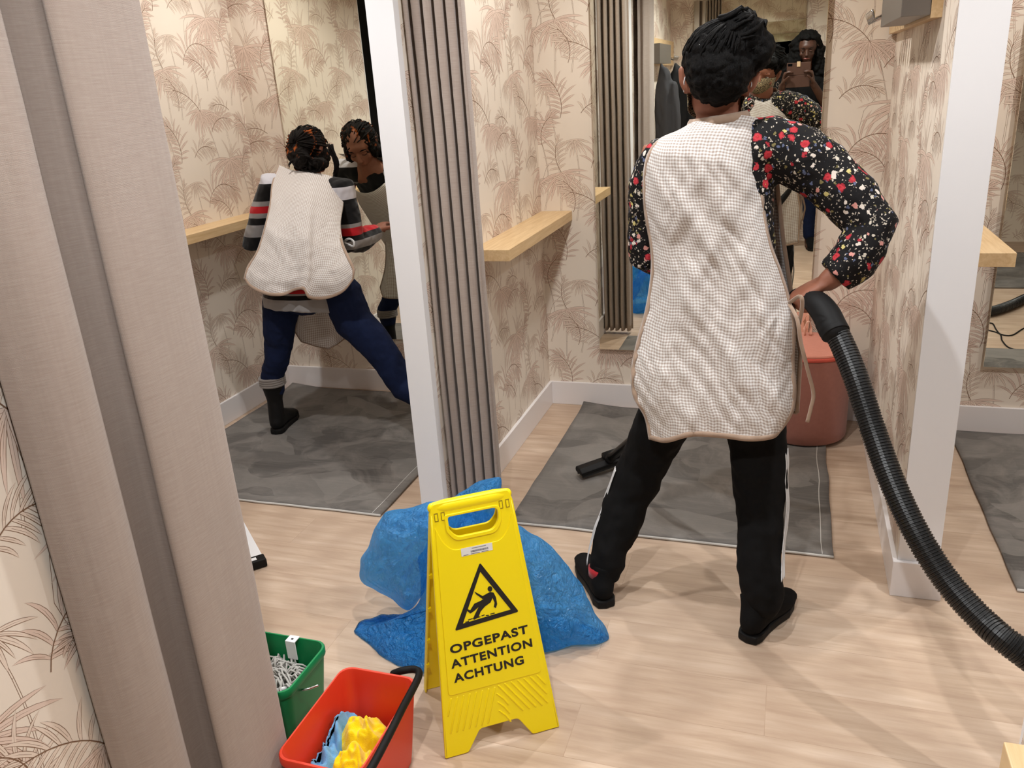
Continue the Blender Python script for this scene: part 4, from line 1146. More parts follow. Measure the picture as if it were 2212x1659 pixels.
# ---------------------------------------------------------------- the photographer, seen in the mirror
def photographer():
    root = empty('person', (.05, -.36, 0))
    tag(root, 'long-haired photographer in dark clothes holding up a phone, reflected in the middle mirror', 'person')
    hc = Vector((.060, -.330, 1.655)); R = rot_to((-.03, 1, -.25), (0, .2, 1))
    mb = MB()
    head_prims(mb, hc, R, .98)
    mb.tube([(.055, -.37, 1.44), (.056, -.365, 1.50), hc + Vector((0, -.02, -.05))], [.06, .05, .05], 18, round_caps=True)
    mb.tube([(.05, -.38, .84), (.05, -.38, .95), (.05, -.38, 1.10), (.05, -.38, 1.25), (.05, -.385, 1.38), (.053, -.38, 1.46)], [(.155, .11), (.16, .11), (.125, .09), (.14, .095), (.15, .08), (.07, .055)], 22, side=(1, 0, 0), round_caps=True)
    arms = {}
    for s in (-1, 1):
        sh = Vector((.05+s*.165, -.38, 1.38)); el = Vector((.035+s*.225, -.26, 1.16)); wr = Vector((s*.116, -.046, 1.385)); arms[s] = (sh, el, wr)
        mb.tube([Vector((.05+s*.06, -.38, 1.40)), sh, sh.lerp(el, .5), el, el.lerp(wr, .5), wr], [.05, .052, .044, .037, .034, .026], 16, round_caps=True)
        hand(mb, wr, (-s*.14, .12, .9), (-s*.98, .10, .05), -s, curl=.80, s=.98, spread=.16)
        h = Vector((.05+s*.085, -.38, .84)); k = Vector((.05+s*.10, -.36, .47)); a = Vector((.05+s*.11, -.40, .09))
        mb.tube([h, h.lerp(k, .5), k, k.lerp(a, .4), a, a - Vector((0, 0, .05))], [.09, .072, .054, .050, .036, .034], 18, round_caps=True)
        mb.tube([a - Vector((0, .01, .06)), a + Vector((0, .10, -.07))], [.030, .026], 12, round_caps=True)
    organic('body', mb, M['skin2'], root, voxel=.0052, smooth=2)
    face_parts(root, hc, R, .98, closed=1, lid=M['skin2'])
    mb = MB()
    mb.tube([hc + R @ Vector((-.020, .083, -.058)), hc + R @ Vector((0, .089, -.057)), hc + R @ Vector((.020, .083, -.058))], [.003, .0065, .003], 8, round_caps=True)
    mb.build('lips', M['lips'], root, smooth=True, world=True)
    mb = MB()
    mb.ell(hc + Vector((0, -.045, .055)), (.108, .100, .090)); mb.ell(hc + Vector((0, .045, .085)), (.065, .035, .030))
    mb.ell(hc + Vector((-.075, -.05, -.06)), (.070, .075, .120)); mb.ell(hc + Vector((-.135, -.05, -.14)), (.085, .07, .120)); mb.ell(hc + Vector((-.19, -.05, -.25)), (.065, .06, .090)); mb.ell(hc + Vector((-.07, -.04, .02)), (.075, .07, .09))
    mb.ell(hc + Vector((.080, -.05, -.04)), (.055, .075, .110)); mb.ell(hc + Vector((.095, -.05, -.16)), (.055, .07, .120)); mb.ell(hc + Vector((.10, -.05, -.27)), (.045, .06, .08))
    mb.ell(hc + Vector((0, -.10, -.10)), (.13, .05, .16))
    organic('hair', mb, M['hair'], root, voxel=.007, smooth=2, fn=lambda p, n: p + n*(.016*nz(p, 22, 2) + .012*nz(p, 55, 4)))
    mb = MB()
    mb.tube([(.05, -.38, .80), (.05, -.38, .95), (.05, -.38, 1.10), (.05, -.38, 1.25), (.05, -.385, 1.38), (.053, -.38, 1.455)], [(.175, .13), (.175, .125), (.145, .11), (.155, .112), (.165, .10), (.085, .07)], 26, side=(1, 0, 0))
    for s in (-1, 1):
        sh, el, wr = arms[s]
        mb.tube([Vector((.05+s*.07, -.38, 1.395)), sh, sh.lerp(el, .5), el, el.lerp(wr, .30)], [.07, .07, .062, .056, .050], 20, round_caps=False)
    organic('top', mb, M['blackcloth'], root, voxel=.007, smooth=4, fn=folds(.006, 15, 6))
    mb = MB()
    mb.tube([(.05, -.38, .98), (.05, -.38, .88), (.05, -.38, .82)], [(.165, .12), (.168, .12), (.15, .11)], 24, side=(1, 0, 0), round_caps=True)
    for s in (-1, 1):
        h = Vector((.05+s*.085, -.38, .86)); k = Vector((.05+s*.10, -.36, .47)); a = Vector((.05+s*.11, -.40, .11))
        mb.tube([h, h.lerp(k, .5), k, k.lerp(a, .4), a], [.098, .084, .066, .060, .050], 20, round_caps=True)
        shoe(root, (a.x, a.y-.05), (s*.15, 1), M['blackcloth'], ankle=a)
    organic('trousers', mb, M['denim'], root, voxel=.0075, smooth=4, fn=folds(.006, 15, 6))
    # phone in a brown folio case, a thing of its own
    ph = empty('phone', (0, -.03, 1.5)); tag(ph, 'phone in an open brown folio case held up by the photographer in the mirror', 'phone')
    mb = MB(); mb.box(-.086, .086, -.040, -.031, 1.462, 1.548); mb.build('phone_body', flat('phone_body', (20, 20, 22), .25), ph, bevel=.003, world=True)
    lc = flat('brown_case', (74, 44, 30), .6)
    mb = MB(); mb.box(-.090, .090, -.031, -.024, 1.458, 1.552); mb.build('case_back', lc, ph, bevel=.003, world=True)
    mb = MB(); mb.box(-.090, .090, -.030, -.025, 1.366, 1.456); mb.build('case_flap', lc, ph, bevel=.002, world=True)
    mb = MB(); mb.box(-.014, .012, -.0238, -.021, 1.520, 1.560); mb.build('clasp_tab', flat('cream_tab', (206, 176, 140), .5), ph, bevel=.004, world=True)
    mb = MB(); mb.box(-.082, -.048, -.0238, -.0225, 1.528, 1.546); mb.build('camera_module', flat('camera_glass', (12, 12, 14), .08), ph, bevel=.0006, world=True)
    return root
# ================================================================ 2D shapes with holes -> solid mesh
def shape2d(name, loops, depth, bevel, Mx, mat, parent, smooth=False):
    cu = bpy.data.curves.new('c', 'CURVE'); cu.dimensions = '2D'; cu.fill_mode = 'BOTH'
    cu.extrude = max(depth/2 - bevel, 0); cu.bevel_depth = bevel; cu.bevel_resolution = 2; cu.offset = -bevel
    for lp in loops:
        sp = cu.splines.new('POLY'); sp.points.add(len(lp)-1)
        for q, pt in zip(lp, sp.points): pt.co = (q[0], q[1], 0, 1)
        sp.use_cyclic_u = True
    t = bpy.data.objects.new('tmp', cu); COL.objects.link(t)
    dg = bpy.context.evaluated_depsgraph_get(); dg.update()
    me = bpy.data.meshes.new_from_object(t.evaluated_get(dg)); me.name = name
    bpy.data.objects.remove(t); bpy.data.curves.remove(cu)
    me.transform(Mx @ Matrix.Translation((0, 0, depth/2)))
    me.materials.clear()
    o = link(name, me, mat, parent)
    if smooth:
        me.polygons.foreach_set('use_smooth', [True]*len(me.polygons))
        try: me.set_sharp_from_angle(angle=.6)
        except Exception: pass
    if parent: inv_loc(o, parent)
    return o
def text_mesh(name, s, p_left, p_right, capdir, Mx, mat, parent, bold=.012, depth=.0006):
    """letters running p_left->p_right on the plane given by Mx (2D local coordinates)"""
    cu = bpy.data.curves.new('t', 'FONT'); cu.body = s; cu.size = 1; cu.extrude = .001; cu.offset = bold; cu.space_character = 1.12
    t = bpy.data.objects.new('tmp', cu); COL.objects.link(t)
    dg = bpy.context.evaluated_depsgraph_get(); dg.update()
    me = bpy.data.meshes.new_from_object(t.evaluated_get(dg)); me.name = name
    bpy.data.objects.remove(t); bpy.data.curves.remove(cu)
    xs = [v.co.x for v in me.vertices]; ys = [v.co.y for v in me.vertices]
    x0, x1, h = min(xs), max(xs), max(ys)
    a = Vector(p_left); b = Vector(p_right); d = b-a
    n = Vector(capdir)
    for v in me.vertices:
        f = (v.co.x-x0)/(x1-x0); q = a + d*f + n*(v.co.y/h); v.co = Vector((q.x, q.y, v.co.z/.001*depth/2 + depth/2))
    me.transform(Mx); me.materials.clear()
    o = link(name, me, mat, parent)
    if parent: inv_loc(o, parent)
    return o
def rounded(pts, r, n=5):
    """round the corners of a 2D polygon"""
    out = []; m = len(pts)
    for i in range(m):
        p = np.array(pts[i], float); a = np.array(pts[i-1], float); b = np.array(pts[(i+1) % m], float)
        rr = r[i] if isinstance(r, (list, tuple)) else r
        da = a-p; db = b-p; la, lb = np.linalg.norm(da), np.linalg.norm(db)
        k = min(rr, la*.45, lb*.45); pa = p+da/la*k; pb = p+db/lb*k
        for j in range(n+1):
            t = j/n; out.append(tuple((1-t)**2*pa + 2*t*(1-t)*p + t*t*pb))
    return out
# ================================================================ wet floor sign
def sign():
    root = empty('wet_floor_sign', (-.68, 1.585, 0)); tag(root, 'yellow folding wet floor warning sign with black triangle standing on the floor', 'sign')
    Y_ = NT('yellow_plastic', rough=.32, spec=.45)
    Y_.set('base', lin((250, 226, 4))); Y_.set('normal', Y_.bump(Y_.noise(Y_.coord('Object'), 60, 2).outputs[0], .04, .001)); Y_ = Y_.m
    K = flat('black_print', (18, 17, 16), .45)
    A = PZ(962, 1640, .002); B = PZ(1209, 1570, .002); eu = (B-A).normalized(); nb = Vector((-eu.y, eu.x, 0))
    C0 = (A+B)/2; top = C0 + nb*.128 + Vector((0, 0, .615))
    up = (top-C0).normalized(); L = (top-C0).length; nf = eu.cross(up)
    Mx = Matrix(((eu.x, up.x, nf.x, C0.x), (eu.y, up.y, nf.y, C0.y), (eu.z, up.z, nf.z, C0.z), (0, 0, 0, 1)))
    Mi = Mx.inverted(); O = Vector((0, 0, CAMZ))
    def L2(u, v):
        d = Vector(ray(u, v)); o = Mi @ O; dd = Mi.to_3x3() @ d; t = -o.z/dd.z; return (o.x+dd.x*t, o.y+dd.y*t)
    cr = lambda x, y: L2(750 + x*600/1510, 1000 + y*600/1510)
    hw = (B-A).length/2; tw = .098
    Wd = lambda y: hw + (tw-hw)*y/L
    foot = .052
    outer = [(-hw, 0), (-hw*.60, 0), (-hw*.36, foot), (hw*.30, foot), (hw*.52, 0), (hw, 0), (Wd(L-.03), L-.03), (tw-.006, L-.004), (-tw+.006, L-.004), (-Wd(L-.03), L-.03)]
    outer = rounded(outer, [.004, .006, .008, .008, .006, .004, .004, .008, .008, .004], 3)
    hole = rounded([(-.060, L-.040), (.060, L-.040), (.060, L-.070), (.044, L-.092), (-.044, L-.092), (-.060, L-.070)][::-1], [.006, .018, .014, .014, .018, .006][::-1], 4)
    fr = shape2d('front_panel', [outer, hole], .009, .002, Mx @ Matrix.Translation((0, 0, -.009)), Y_, root)
    # side flanges and raised label field
    mb = MB()
    for s in (-1, 1):
        pts = [Mx @ Vector((s*(Wd(y)-.004), y, -.010)) for y in np.linspace(.004, L-.03, 8)]
        mb.tube(pts, [(.0035, .011)]*8, 8, side=eu)
    mb.build('side_flange', Y_, root, smooth=True, world=True)
    # rim round the handle hole
    rim = rounded([(-.068, L-.034), (.068, L-.034), (.068, L-.074), (.050, L-.101), (-.050, L-.101), (-.068, L-.074)][::-1], [.006, .018, .014, .014, .018, .006][::-1], 4)
    shape2d('handle_rim', [rim, hole], .004, .0015, Mx @ Matrix.Translation((0, 0, -.001)), Y_, root)
    fld = [(-Wd(.155)+.017, .155), (Wd(.155)-.017, .155), (Wd(L-.085)-.012, L-.060), (Wd(L-.085)-.026, L-.100), (.058, L-.122), (-.058, L-.122), (-Wd(L-.085)+.026, L-.100), (-Wd(L-.085)+.012, L-.060)]
    shape2d('label_field', [rounded(fld, [.010, .010, .004, .012, .014, .014, .012, .004], 4)], .0022, .0009, Mx @ Matrix.Translation((0, 0, -.0005)), Y_, root)
    Z = .0019
    Mp = Mx @ Matrix.Translation((0, 0, Z))
    tri = [cr(720, 540), cr(584, 912), cr(932, 806)]; inn = [cr(722, 590), cr(628, 872), cr(888, 795)]
    shape2d('warning_triangle', [rounded(tri, .006), rounded(inn, .001)[::-1]], .0006, .0, Mp, K, root)
    man = [(690, 697), (735, 722), (760, 708), (775, 700), (795, 703), (808, 730), (814, 765), (807, 787), (796, 782), (800, 758), (789, 732), (778, 756), (748, 778), (724, 806), (712, 838), (690, 850), (682, 846), (698, 812), (714, 780), (690, 802), (668, 817), (648, 800), (654, 794), (668, 799), (690, 763), (720, 750), (742, 737), (735, 738), (700, 713)]
    shape2d('slipping_figure', [[cr(*q) for q in man]], .0006, 0, Mp, K, root)
    hcx, hcy = 775, 683
    shape2d('figure_head', [[cr(hcx+13*math.cos(a), hcy+15*math.sin(a)) for a in np.linspace(0, 2*PI, 17)[:-1]]], .0006, 0, Mp, K, root)
    for k, (x0, y0, x1, y1) in enumerate(((655, 850, 680, 842), (690, 855, 715, 852), (700, 838, 722, 832), (728, 828, 745, 822), (752, 826, 768, 824), (776, 818, 800, 812), (790, 826, 806, 818), (640, 862, 660, 857))):
        shape2d('water_mark', [[cr(x0, y0), cr(x1, y1), cr(x1+2, y1+4), cr(x0+2, y0+4)]], .0005, 0, Mp, K, root)
    for s, a, b, h in (('OPGEPAST', (562, 1036), (984, 920), 44), ('ATTENTION', (566, 1116), (1006, 994), 44), ('ACHTUNG', (581, 1193), (961, 1087), 44)):
        pa, pb = Vector(cr(*a)), Vector(cr(*b)); pc = Vector(cr(a[0]-8, a[1]-h)); n = Vector((-(pb-pa).y, (pb-pa).x)).normalized()*(pc-pa).length*1.0
        text_mesh('lettering', s, pa, pb, n, Mp, K, root, bold=.032)
    # sticker with barcode
    st = [cr(616, 465), cr(786, 430), cr(790, 471), cr(621, 509)]
    shape2d('barcode_sticker', [st[::-1]], .0005, 0, Mp, flat('sticker_white', (226, 226, 224), .4), root)
    rnd = random.Random(2); P0 = Vector(st[0]); ex = Vector(st[1])-P0; ey = Vector(st[3])-P0
    bars = []; x = .30
    while x < .86:
        w = rnd.choice((.008, .012, .018)); bars.append([P0+ex*x+ey*.46, P0+ex*x+ey*.70, P0+ex*(x+w)+ey*.70, P0+ex*(x+w)+ey*.46]); x += w + rnd.choice((.007, .010))
    for y, a, b in ((.18, .34, .80), (.84, .30, .58), (.84, .64, .86), (.86, .06, .22)):
        bars.append([P0+ex*a+ey*y, P0+ex*a+ey*(y+.06), P0+ex*b+ey*(y+.06), P0+ex*b+ey*y])
    mb = MB()
    for q in bars: mb.add([Mp @ Vector((c.x, c.y, .0008)) for c in q], [(0, 1, 2, 3)])
    mb.build('barcode', flat('sticker_print', (90, 90, 100), .5), root, world=True)
    # embossed chevron ridges under the label
    mb = MB()
    for k in range(7):
        x = .006 + k*.0165
        a = Vector((x, .148 - .0)); b = Vector((x+.052, .148-.078)); w = Wd(b.y)-.018
        if b.x > w: f = (w-a.x)/(b.x-a.x); b = a + (b-a)*max(f, .1)
        if a.x < w: mb.tube([Mx @ Vector((p.x, p.y, -.0008)) for p in (a, b)], [(.0035, .0022)]*2, 8, round_caps=True)
    for k in range(8):
        x = -.004 - k*.0155
        a = Vector((x, .146)); b = Vector((x-.028, .146-.084)); w = -Wd(b.y)+.016
        if b.x < w: f = (w-a.x)/(b.x-a.x); b = a + (b-a)*max(f, .1)
        if a.x > w: mb.tube([Mx @ Vector((p.x, p.y, -.0012)) for p in (a, b)], [(.0035, .0022)]*2, 8, round_caps=True)
    for k in range(3):
        mb.tube([Mx @ Vector(p) for p in ((.000-k*.0, .128-k*.022, -.001), (.014, .112-k*.022, -.001), (.024, .094-k*.022, -.001))], [(.0035, .002)]*3, 8, round_caps=True)
    mb.build('grip_ridges', Y_, root, smooth=True, world=True)
    # hinge bar and clips
    mb = MB(); T = lambda x, y, z: Mx @ Vector((x, y, z))
    mb.tube([T(-tw+.008, L-.016, -.012), T(-.06, L-.017, -.012), T(.06, L-.017, -.012), T(tw-.008, L-.016, -.012)], [(.013, .011), (.017, .015), (.017, .015), (.013, .011)], 18, side=up, round_caps=True)
    mb.build('handle_bar', Y_, root, smooth=True, world=True)
    Yd = flat('yellow_slot', (150, 128, 8), .5)
    for s in (-1, 1):
        for k in (0, 1):
            x = s*(.070 + .016*k)
            mb = MB(); mb.box(x-.0045, x+.0045, L-.046, L-.026, -.001, .0012, M=Mx); mb.build('hinge_slot', Yd, root, world=True)
            mb = MB(); mb.box(x-.0032, x+.0022, L-.044, L-.029, .0005, .0026, M=Mx); mb.build('hinge_pin', Y_, root, world=True)
    # back panel leaning the other way
    Cb = C0 + nb*.262; upb = (top + nb*.004 - Cb).normalized(); Lb = (top-Cb).length; nf2 = eu.cross(upb)
    Mb = Matrix(((eu.x, upb.x, nf2.x, Cb.x), (eu.y, upb.y, nf2.y, Cb.y), (eu.z, upb.z, nf2.z, Cb.z), (0, 0, 0, 1)))
    shape2d('back_panel', [outer, hole], .006, .0015, Mb, Y_, root)
    mb = MB()
    for s in (-1, 1):
        mb.tube([Mb @ Vector((s*(Wd(y)-.003), y, .008)) for y in np.linspace(.004, L-.03, 8)], [(.003, .010)]*8, 8, side=eu)
        for y in (.10, .19, .30, .41): mb.box(s*(Wd(y)-.006)-.004, s*(Wd(y)-.006)+.004, y, y+.012, .012, .019, M=Mb)
    mb.build('back_flange', Y_, root, world=True)
sign()
# ================================================================ blue refuse bag
def bag():
    root = empty('refuse_bag', (-.80, 1.86, 0)); tag(root, 'crumpled translucent blue plastic bag slumped behind the yellow sign', 'plastic bag')
    t = NT('blue_film', rough=.13, spec=.9)
    v = t.coord('Object')
    n1 = t.noise(v, 14, 5, .62, .9).outputs[0]
    r1 = t.math('ABSOLUTE', t.math('SUBTRACT', t.noise(t.coord('Object', scale=(1, 1, .4), rot=(0, .5, 0)), 17, 3, .55, 1.6).outputs[0], .5)); r2 = t.math('ABSOLUTE', t.math('SUBTRACT', t.noise(t.coord('Object', scale=(1, 1, .6), rot=(0, -.6, 0)), 34, 3, .5, 1.2).outputs[0], .5))
    n2 = t.math('MULTIPLY', t.math('ADD', r1, t.math('MULTIPLY', r2, .6)), -3.2)
    t.set('base', t.mix(n1, lin((36, 150, 244)), lin((110, 198, 255))))
    bp = t.bump(t.math('ADD', t.math('MULTIPLY', n1, .5), t.math('MULTIPLY', n2, .9)), 1.0, .016); t.set('normal', bp)
    tl = t.n('ShaderNodeBsdfTranslucent', {'Color': lin((110, 200, 255)), 'Normal': bp}); tr = t.n('ShaderNodeBsdfTransparent', {'Color': (.50, .80, 1, 1)})
    m1 = t.n('ShaderNodeMixShader', {0: .52}); t.t.links.new(t.b.outputs[0], m1.inputs[1]); t.t.links.new(tl.outputs[0], m1.inputs[2])
    m2 = t.n('ShaderNodeMixShader', {0: .42}); t.t.links.new(m1.outputs[0], m2.inputs[1]); t.t.links.new(tr.outputs[0], m2.inputs[2])
    t.t.links.new(m2.outputs[0], t.out.inputs['Surface'])
    film = t.m
    def pillow(name, outline, cpix, cy, dfront, dback, seed, ymap=None, amp=.016):
        n = 120; loop = spline(outline + [outline[0]], n+1)[:-1]
        rings = 22
        def surf(sgn, D):
            rows = []
            for i in range(rings+1):
                r = i/rings; row = []
                for q in loop:
                    u = cpix[0] + (q[0]-cpix[0])*r; v = cpix[1] + (q[1]-cpix[1])*r
                    yr = q[2]; y = cy + (yr-cy)*r**1.5 + sgn*D*math.sqrt(max(0, 1-r**2.2))
                    p = P(u, v, y)
                    w = (nz(p, 9, seed) + .4*nz(p, 19, seed+4) - 1.1*abs(nz((p.x+p.z*.5, p.y, p.z*.6), 12, seed+8)) - .8*abs(nz((p.x-p.z*.8, p.y, p.z*.5), 23, seed+2)) + .5*abs(nz(p, 46, seed)))*min(1, 3*(1-r)+.25)
                    y += amp*w*(1.4 if sgn < 0 else 1)
                    p = P(u, v, y)
                    if r > .6: p += Vector((nz(p, 24, 1), 0, nz(p, 24, 9)))*.006
                    if p.z < .004: p.z = .004
                    row.append(p)
                rows.append(row)
            return rows
        f = surf(-1, dfront); b = surf(1, dback)
        rows = f[::-1]  # rim -> centre reversed later
        rows = f + b[::-1][1:]
        for j in range(n): b[-1][j] = f[-1][j]
        return grid(name, rows, film, root, closed=True)
    # main body on the floor
    body = [(905, 1205, 1.90), (960, 1120, 1.95), (1040, 1105, 1.98), (1110, 1130, 1.98), (1170, 1165, 1.98), (1215, 1205, 1.98), (1255, 1262, 1.97), (1288, 1325, 1.95), (1316, 1372, 1.93), (1300, 1394, 1.90), (1240, 1402, 1.87), (1180, 1414, 1.82), (1080, 1425, 1.76), (985, 1440, 1.70), (930, 1449, 1.66), (885, 1448, 1.66), (842, 1432, 1.68), (802, 1402, 1.73), (766, 1366, 1.78), (815, 1348, 1.80), (862, 1330, 1.82), (905, 1300, 1.84)]
    pillow('bag_body', body, (1030, 1290), 1.86, .05, .10, 3, amp=.020)
    # puffed collar folded over to the left and up
    col = [(930, 1085, 1.93), (960, 1082, 1.95), (1000, 1062, 1.95), (1035, 1040, 1.96), (1080, 1029, 1.97), (1081, 1062, 1.96), (1075, 1130, 1.94), (1040, 1160, 1.92), (985, 1165, 1.90), (950, 1200, 1.88), (925, 1262, 1.87), (885, 1318, 1.86), (850, 1296, 1.86), (812, 1275, 1.86), (780, 1256, 1.86), (778, 1215, 1.86), (795, 1180, 1.87), (812, 1140, 1.88), (832, 1108, 1.90), (870, 1098, 1.92)]
    pillow('bag_mouth', col, (905, 1165), 1.90, .075, .06, 8, amp=.026)
    return root
bag()
# ================================================================ buckets
def rr(hw, hd, r, n=6):
    out = []
    for cx, cy, a0 in ((hw-r, hd-r, 0), (-hw+r, hd-r, PI/2), (-hw+r, -hd+r, PI), (hw-r, -hd+r, 1.5*PI)):
        for k in range(n+1): a = a0+PI/2*k/n; out.append((cx+r*math.cos(a), cy+r*math.sin(a)))
    return out
def bucket(cx, cy, hw, hd, h, col, label, taper=.80, rz=0):
    root = empty('cleaning_bucket', (cx, cy, 0), rz); tag(root, label, 'bucket')
    m = NT(col[0], rough=.42, spec=.4); m.set('base', lin(col[1])); m.set('normal', m.bump(m.noise(m.coord('Object'), 300, 2).outputs[0], .06, .0006)); m = m.m
    lv = [(taper*.97, .002), (taper, .008)] + [(taper+(1-taper)*k/6, h*k/6) for k in range(1, 6)] + [(.975, h-.022), (1.0, h-.022), (1.012, h-.018), (1.012, h-.003), (1.0, h), (.965, h), (.955, h-.004)] + [(.955-(.955-taper*.95)*k/6, h-(h-.010)*k/6) for k in range(1, 7)]
    vs = []; fs = []; n = None
    for s, z in lv:
        lp = rr(hw*s, hd*s, .026*s + .004); n = len(lp)
        vs += [Vector((x, y, z)) for x, y in lp]
    for i in range(len(lv)-1):
        for k in range(n): fs.append((i*n+k, i*n+(k+1) % n, (i+1)*n+(k+1) % n, (i+1)*n+k))
    fs.append(tuple(range(n))[::-1]); fs.append(tuple(range((len(lv)-1)*n, len(lv)*n)))
    mb = MB(); mb.add(vs, fs); mb.build('bucket_body', m, root, autos=True)
    return root, m
BHt = .215
red, mred = bucket(-.874, 1.250, .099, .150, BHt, ('red_plastic', (222, 62, 36)), 'red rectangular cleaning bucket holding cloths, in front of the yellow sign')
grn, mgrn = bucket(-1.185, 1.372, .128, .098, BHt, ('green_plastic', (10, 128, 72)), 'green rectangular cleaning bucket beside the curtain with a grey mop head inside')
mb = MB()
pts = sp3([PZ(850, 1455, BHt-.01), PZ(868, 1449, BHt), PZ(893, 1446, BHt+.004), PZ(905, 1453, BHt+.006), PZ(899, 1474, BHt+.008), PZ(872, 1525, BHt+.010), PZ(835, 1598, BHt+.012), PZ(800, 1662, BHt+.010), Vector((-.765, 1.090, BHt)), Vector((-.79, 1.085, BHt-.02))], 60)
for p in pts: p.x = min(p.x, -.745)
mb.tube(pts, .0088, 12, round_caps=True); o = mb.build('bail_handle', M['black_rubber'], red, smooth=True, world=True)
mb = MB(); mb.tube(sp3([PZ(618, 1492, BHt-.035), PZ(640, 1491, BHt-.035), PZ(662, 1489, BHt-.03), PZ(686, 1481, BHt-.03)], 16), .0028, 8, round_caps=True); mb.build('wire_handle', M['chrome'], grn, smooth=True, world=True)
c = PZ(632, 1386, BHt)
mb = MB(); mb.box(c.x-.018, c.x+.010, c.y-.004, c.y+.016, BHt+.001, BHt+.004); mb.box(c.x-.018, c.x+.010, c.y-.0065, c.y-.0035, BHt-.05, BHt+.004)
mb.box(c.x-.018, c.x+.010, c.y+.0165, c.y+.019, BHt-.04, BHt+.004)
mb.build('white_clip', M['white'], grn, bevel=.0008, world=True)
mb = MB(); mb.box(c.x-.006, c.x+.000, c.y+.002, c.y+.007, BHt+.0042, BHt+.0050); mb.build('clip_slot', M['dark'], grn, world=True)
# cotton mop head lying in the green bucket
def mop():
    root = empty('mop_head', (-1.20, 1.36, .1)); tag(root, 'grey and dark string mop head lying inside the green bucket', 'mop head')
    rnd = random.Random(4)
    for nm, n, z0, mat in (('pale_strings', 130, .142, flat('mop_pale', (178, 174, 168), .9)), ('dark_strings', 90, .115, flat('mop_dark', (74, 76, 72), .9))):
        mb = MB()
        for k in range(n):
            a = rnd.uniform(0, 2*PI); r0 = rnd.uniform(0, .035); c = Vector((-1.185 + rnd.uniform(-.05, .05), 1.385 + rnd.uniform(-.02, .03), z0))
            if nm == 'dark_strings': c.y -= .03
            L = rnd.uniform(.04, .07); d = Vector((math.cos(a), math.sin(a)*.8, 0))
            pts = [c + d*r0 + Vector((0, 0, .0)), c + d*(r0+L*.4) + Vector((0, 0, .022+rnd.uniform(0, .01))), c + d*(r0+L*.8) + Vector((0, 0, .006)), c + d*(r0+L*.95) + Vector((0, 0, -.02))]
            for p in pts: p.x = min(max(p.x, -1.285), -1.083); p.y = min(max(p.y, 1.30), 1.448)
            mb.tube(sp3(pts, 7), .0026, 6)
        mb.ell((-1.185, 1.378, z0-.04), (.085, .058, .05), nu=16, nv=8)
        mb.build(nm, mat, root, smooth=True, world=True)
    mb = MB(); mb.tube([(-1.285, 1.305, .150), (-1.20, 1.300, .152), (-1.095, 1.37, .156)], .005, 8); mb.build('wire_frame', M['stripe_white'], root, smooth=True, world=True)
mop()
def cloth(name, label, base, col, sheets, seed, box):
    """crumpled cloths: thin folded sheets"""
    t = NT(name+'_fibre', rough=.95, spec=.05); v = t.coord('Object')
    t.set('base', t.mix(t.noise(v, 40, 3).outputs[0], lin(col), lin(tuple(max(0, c-16) for c in col)))).set('sheen', .3)
    t.set('normal', t.bump(t.noise(v, 420, 3, .7).outputs[0], .8, .002))
    root = empty(name, base); tag(root, label, 'cloth')
    for q, (c, rx, ry, top, drop, rot) in enumerate(sheets):
        rows = []; nr, na = 34, 72
        for i in range(nr+1):
            r = max(.002, i/nr); row = []
            for j in range(na):
                a = 2*PI*j/na
                sq = 1/max(abs(math.cos(a)), abs(math.sin(a)))**.45
                x, y = rx*r*sq*math.cos(a+rot), ry*r*sq*math.sin(a+rot)
                X, Y_ = c[0]+x, c[1]+y
                f = 1-2.2*abs(nz((X*1.3+Y_*.5, Y_*.6, q), 24, seed+q)) ; g = 1-2*abs(nz((X, Y_, 4+q), 44, seed+q*3))
                z = top - drop*r**2.4 + (.034*f + .016*g - .024)*(1-.35*r)
                X += .008*nz((X, Y_, 1), 26, seed); Y_ += .008*nz((X, Y_, 8), 26, seed)
                row.append(Vector((min(max(X, box[0]), box[1]), min(max(Y_, box[2]), box[3]), max(z, .014))))
            rows.append(row)
        grid('cloth_fabric', rows, t.m, root, thick=.0035, closed=True)
    return root
P1, P2, P3, P4, P5 = PZ(790, 1575, .125), PZ(768, 1640, .115), PZ(722, 1580, .10), PZ(690, 1640, .09), PZ(650, 1635, .12)
cloth('yellow_cloth', 'bright yellow microfibre cloth crumpled in the red bucket', (-.84, 1.22, .02), (250, 220, 22),
      [((P1.x-.002, P1.y-.012), .052, .055, .150, .06, .5), ((P2.x, P2.y-.015), .048, .060, .135, .05, 1.2)], 3, (-.935, -.800, 1.13, 1.375))
cloth('blue_cloth', 'light blue microfibre cloth crumpled beside the yellow one in the red bucket', (-.92, 1.22, .02), (122, 178, 222),
      [((P3.x+.008, P3.y-.010), .052, .066, .136, .05, .2), ((P4.x+.010, P4.y-.01), .044, .070, .118, .04, .9)], 9, (-.945, -.850, 1.13, 1.375))
r = empty('small_blue_cloth', (-.945, 1.18, .02)); tag(r, 'folded light blue cloth end at the left side of the red bucket', 'cloth')
mb = MB(); mb.tube([(-.948, 1.215, .03), PZ(650, 1650, .085) + Vector((.004, 0, 0)), PZ(650, 1622, .135) + Vector((.006, 0, 0)), PZ(653, 1606, .150) + Vector((.008, 0, 0))], [(.007, .028), (.007, .026), (.006, .020), (.004, .010)], 16, side=(1, 0, 0), round_caps=True)
organic('cloth_fabric', mb, bpy.data.materials['blue_cloth_fibre'], r, voxel=.003, smooth=3, fn=lambda p, n: p + n*.004*nz(p, 45, 3))
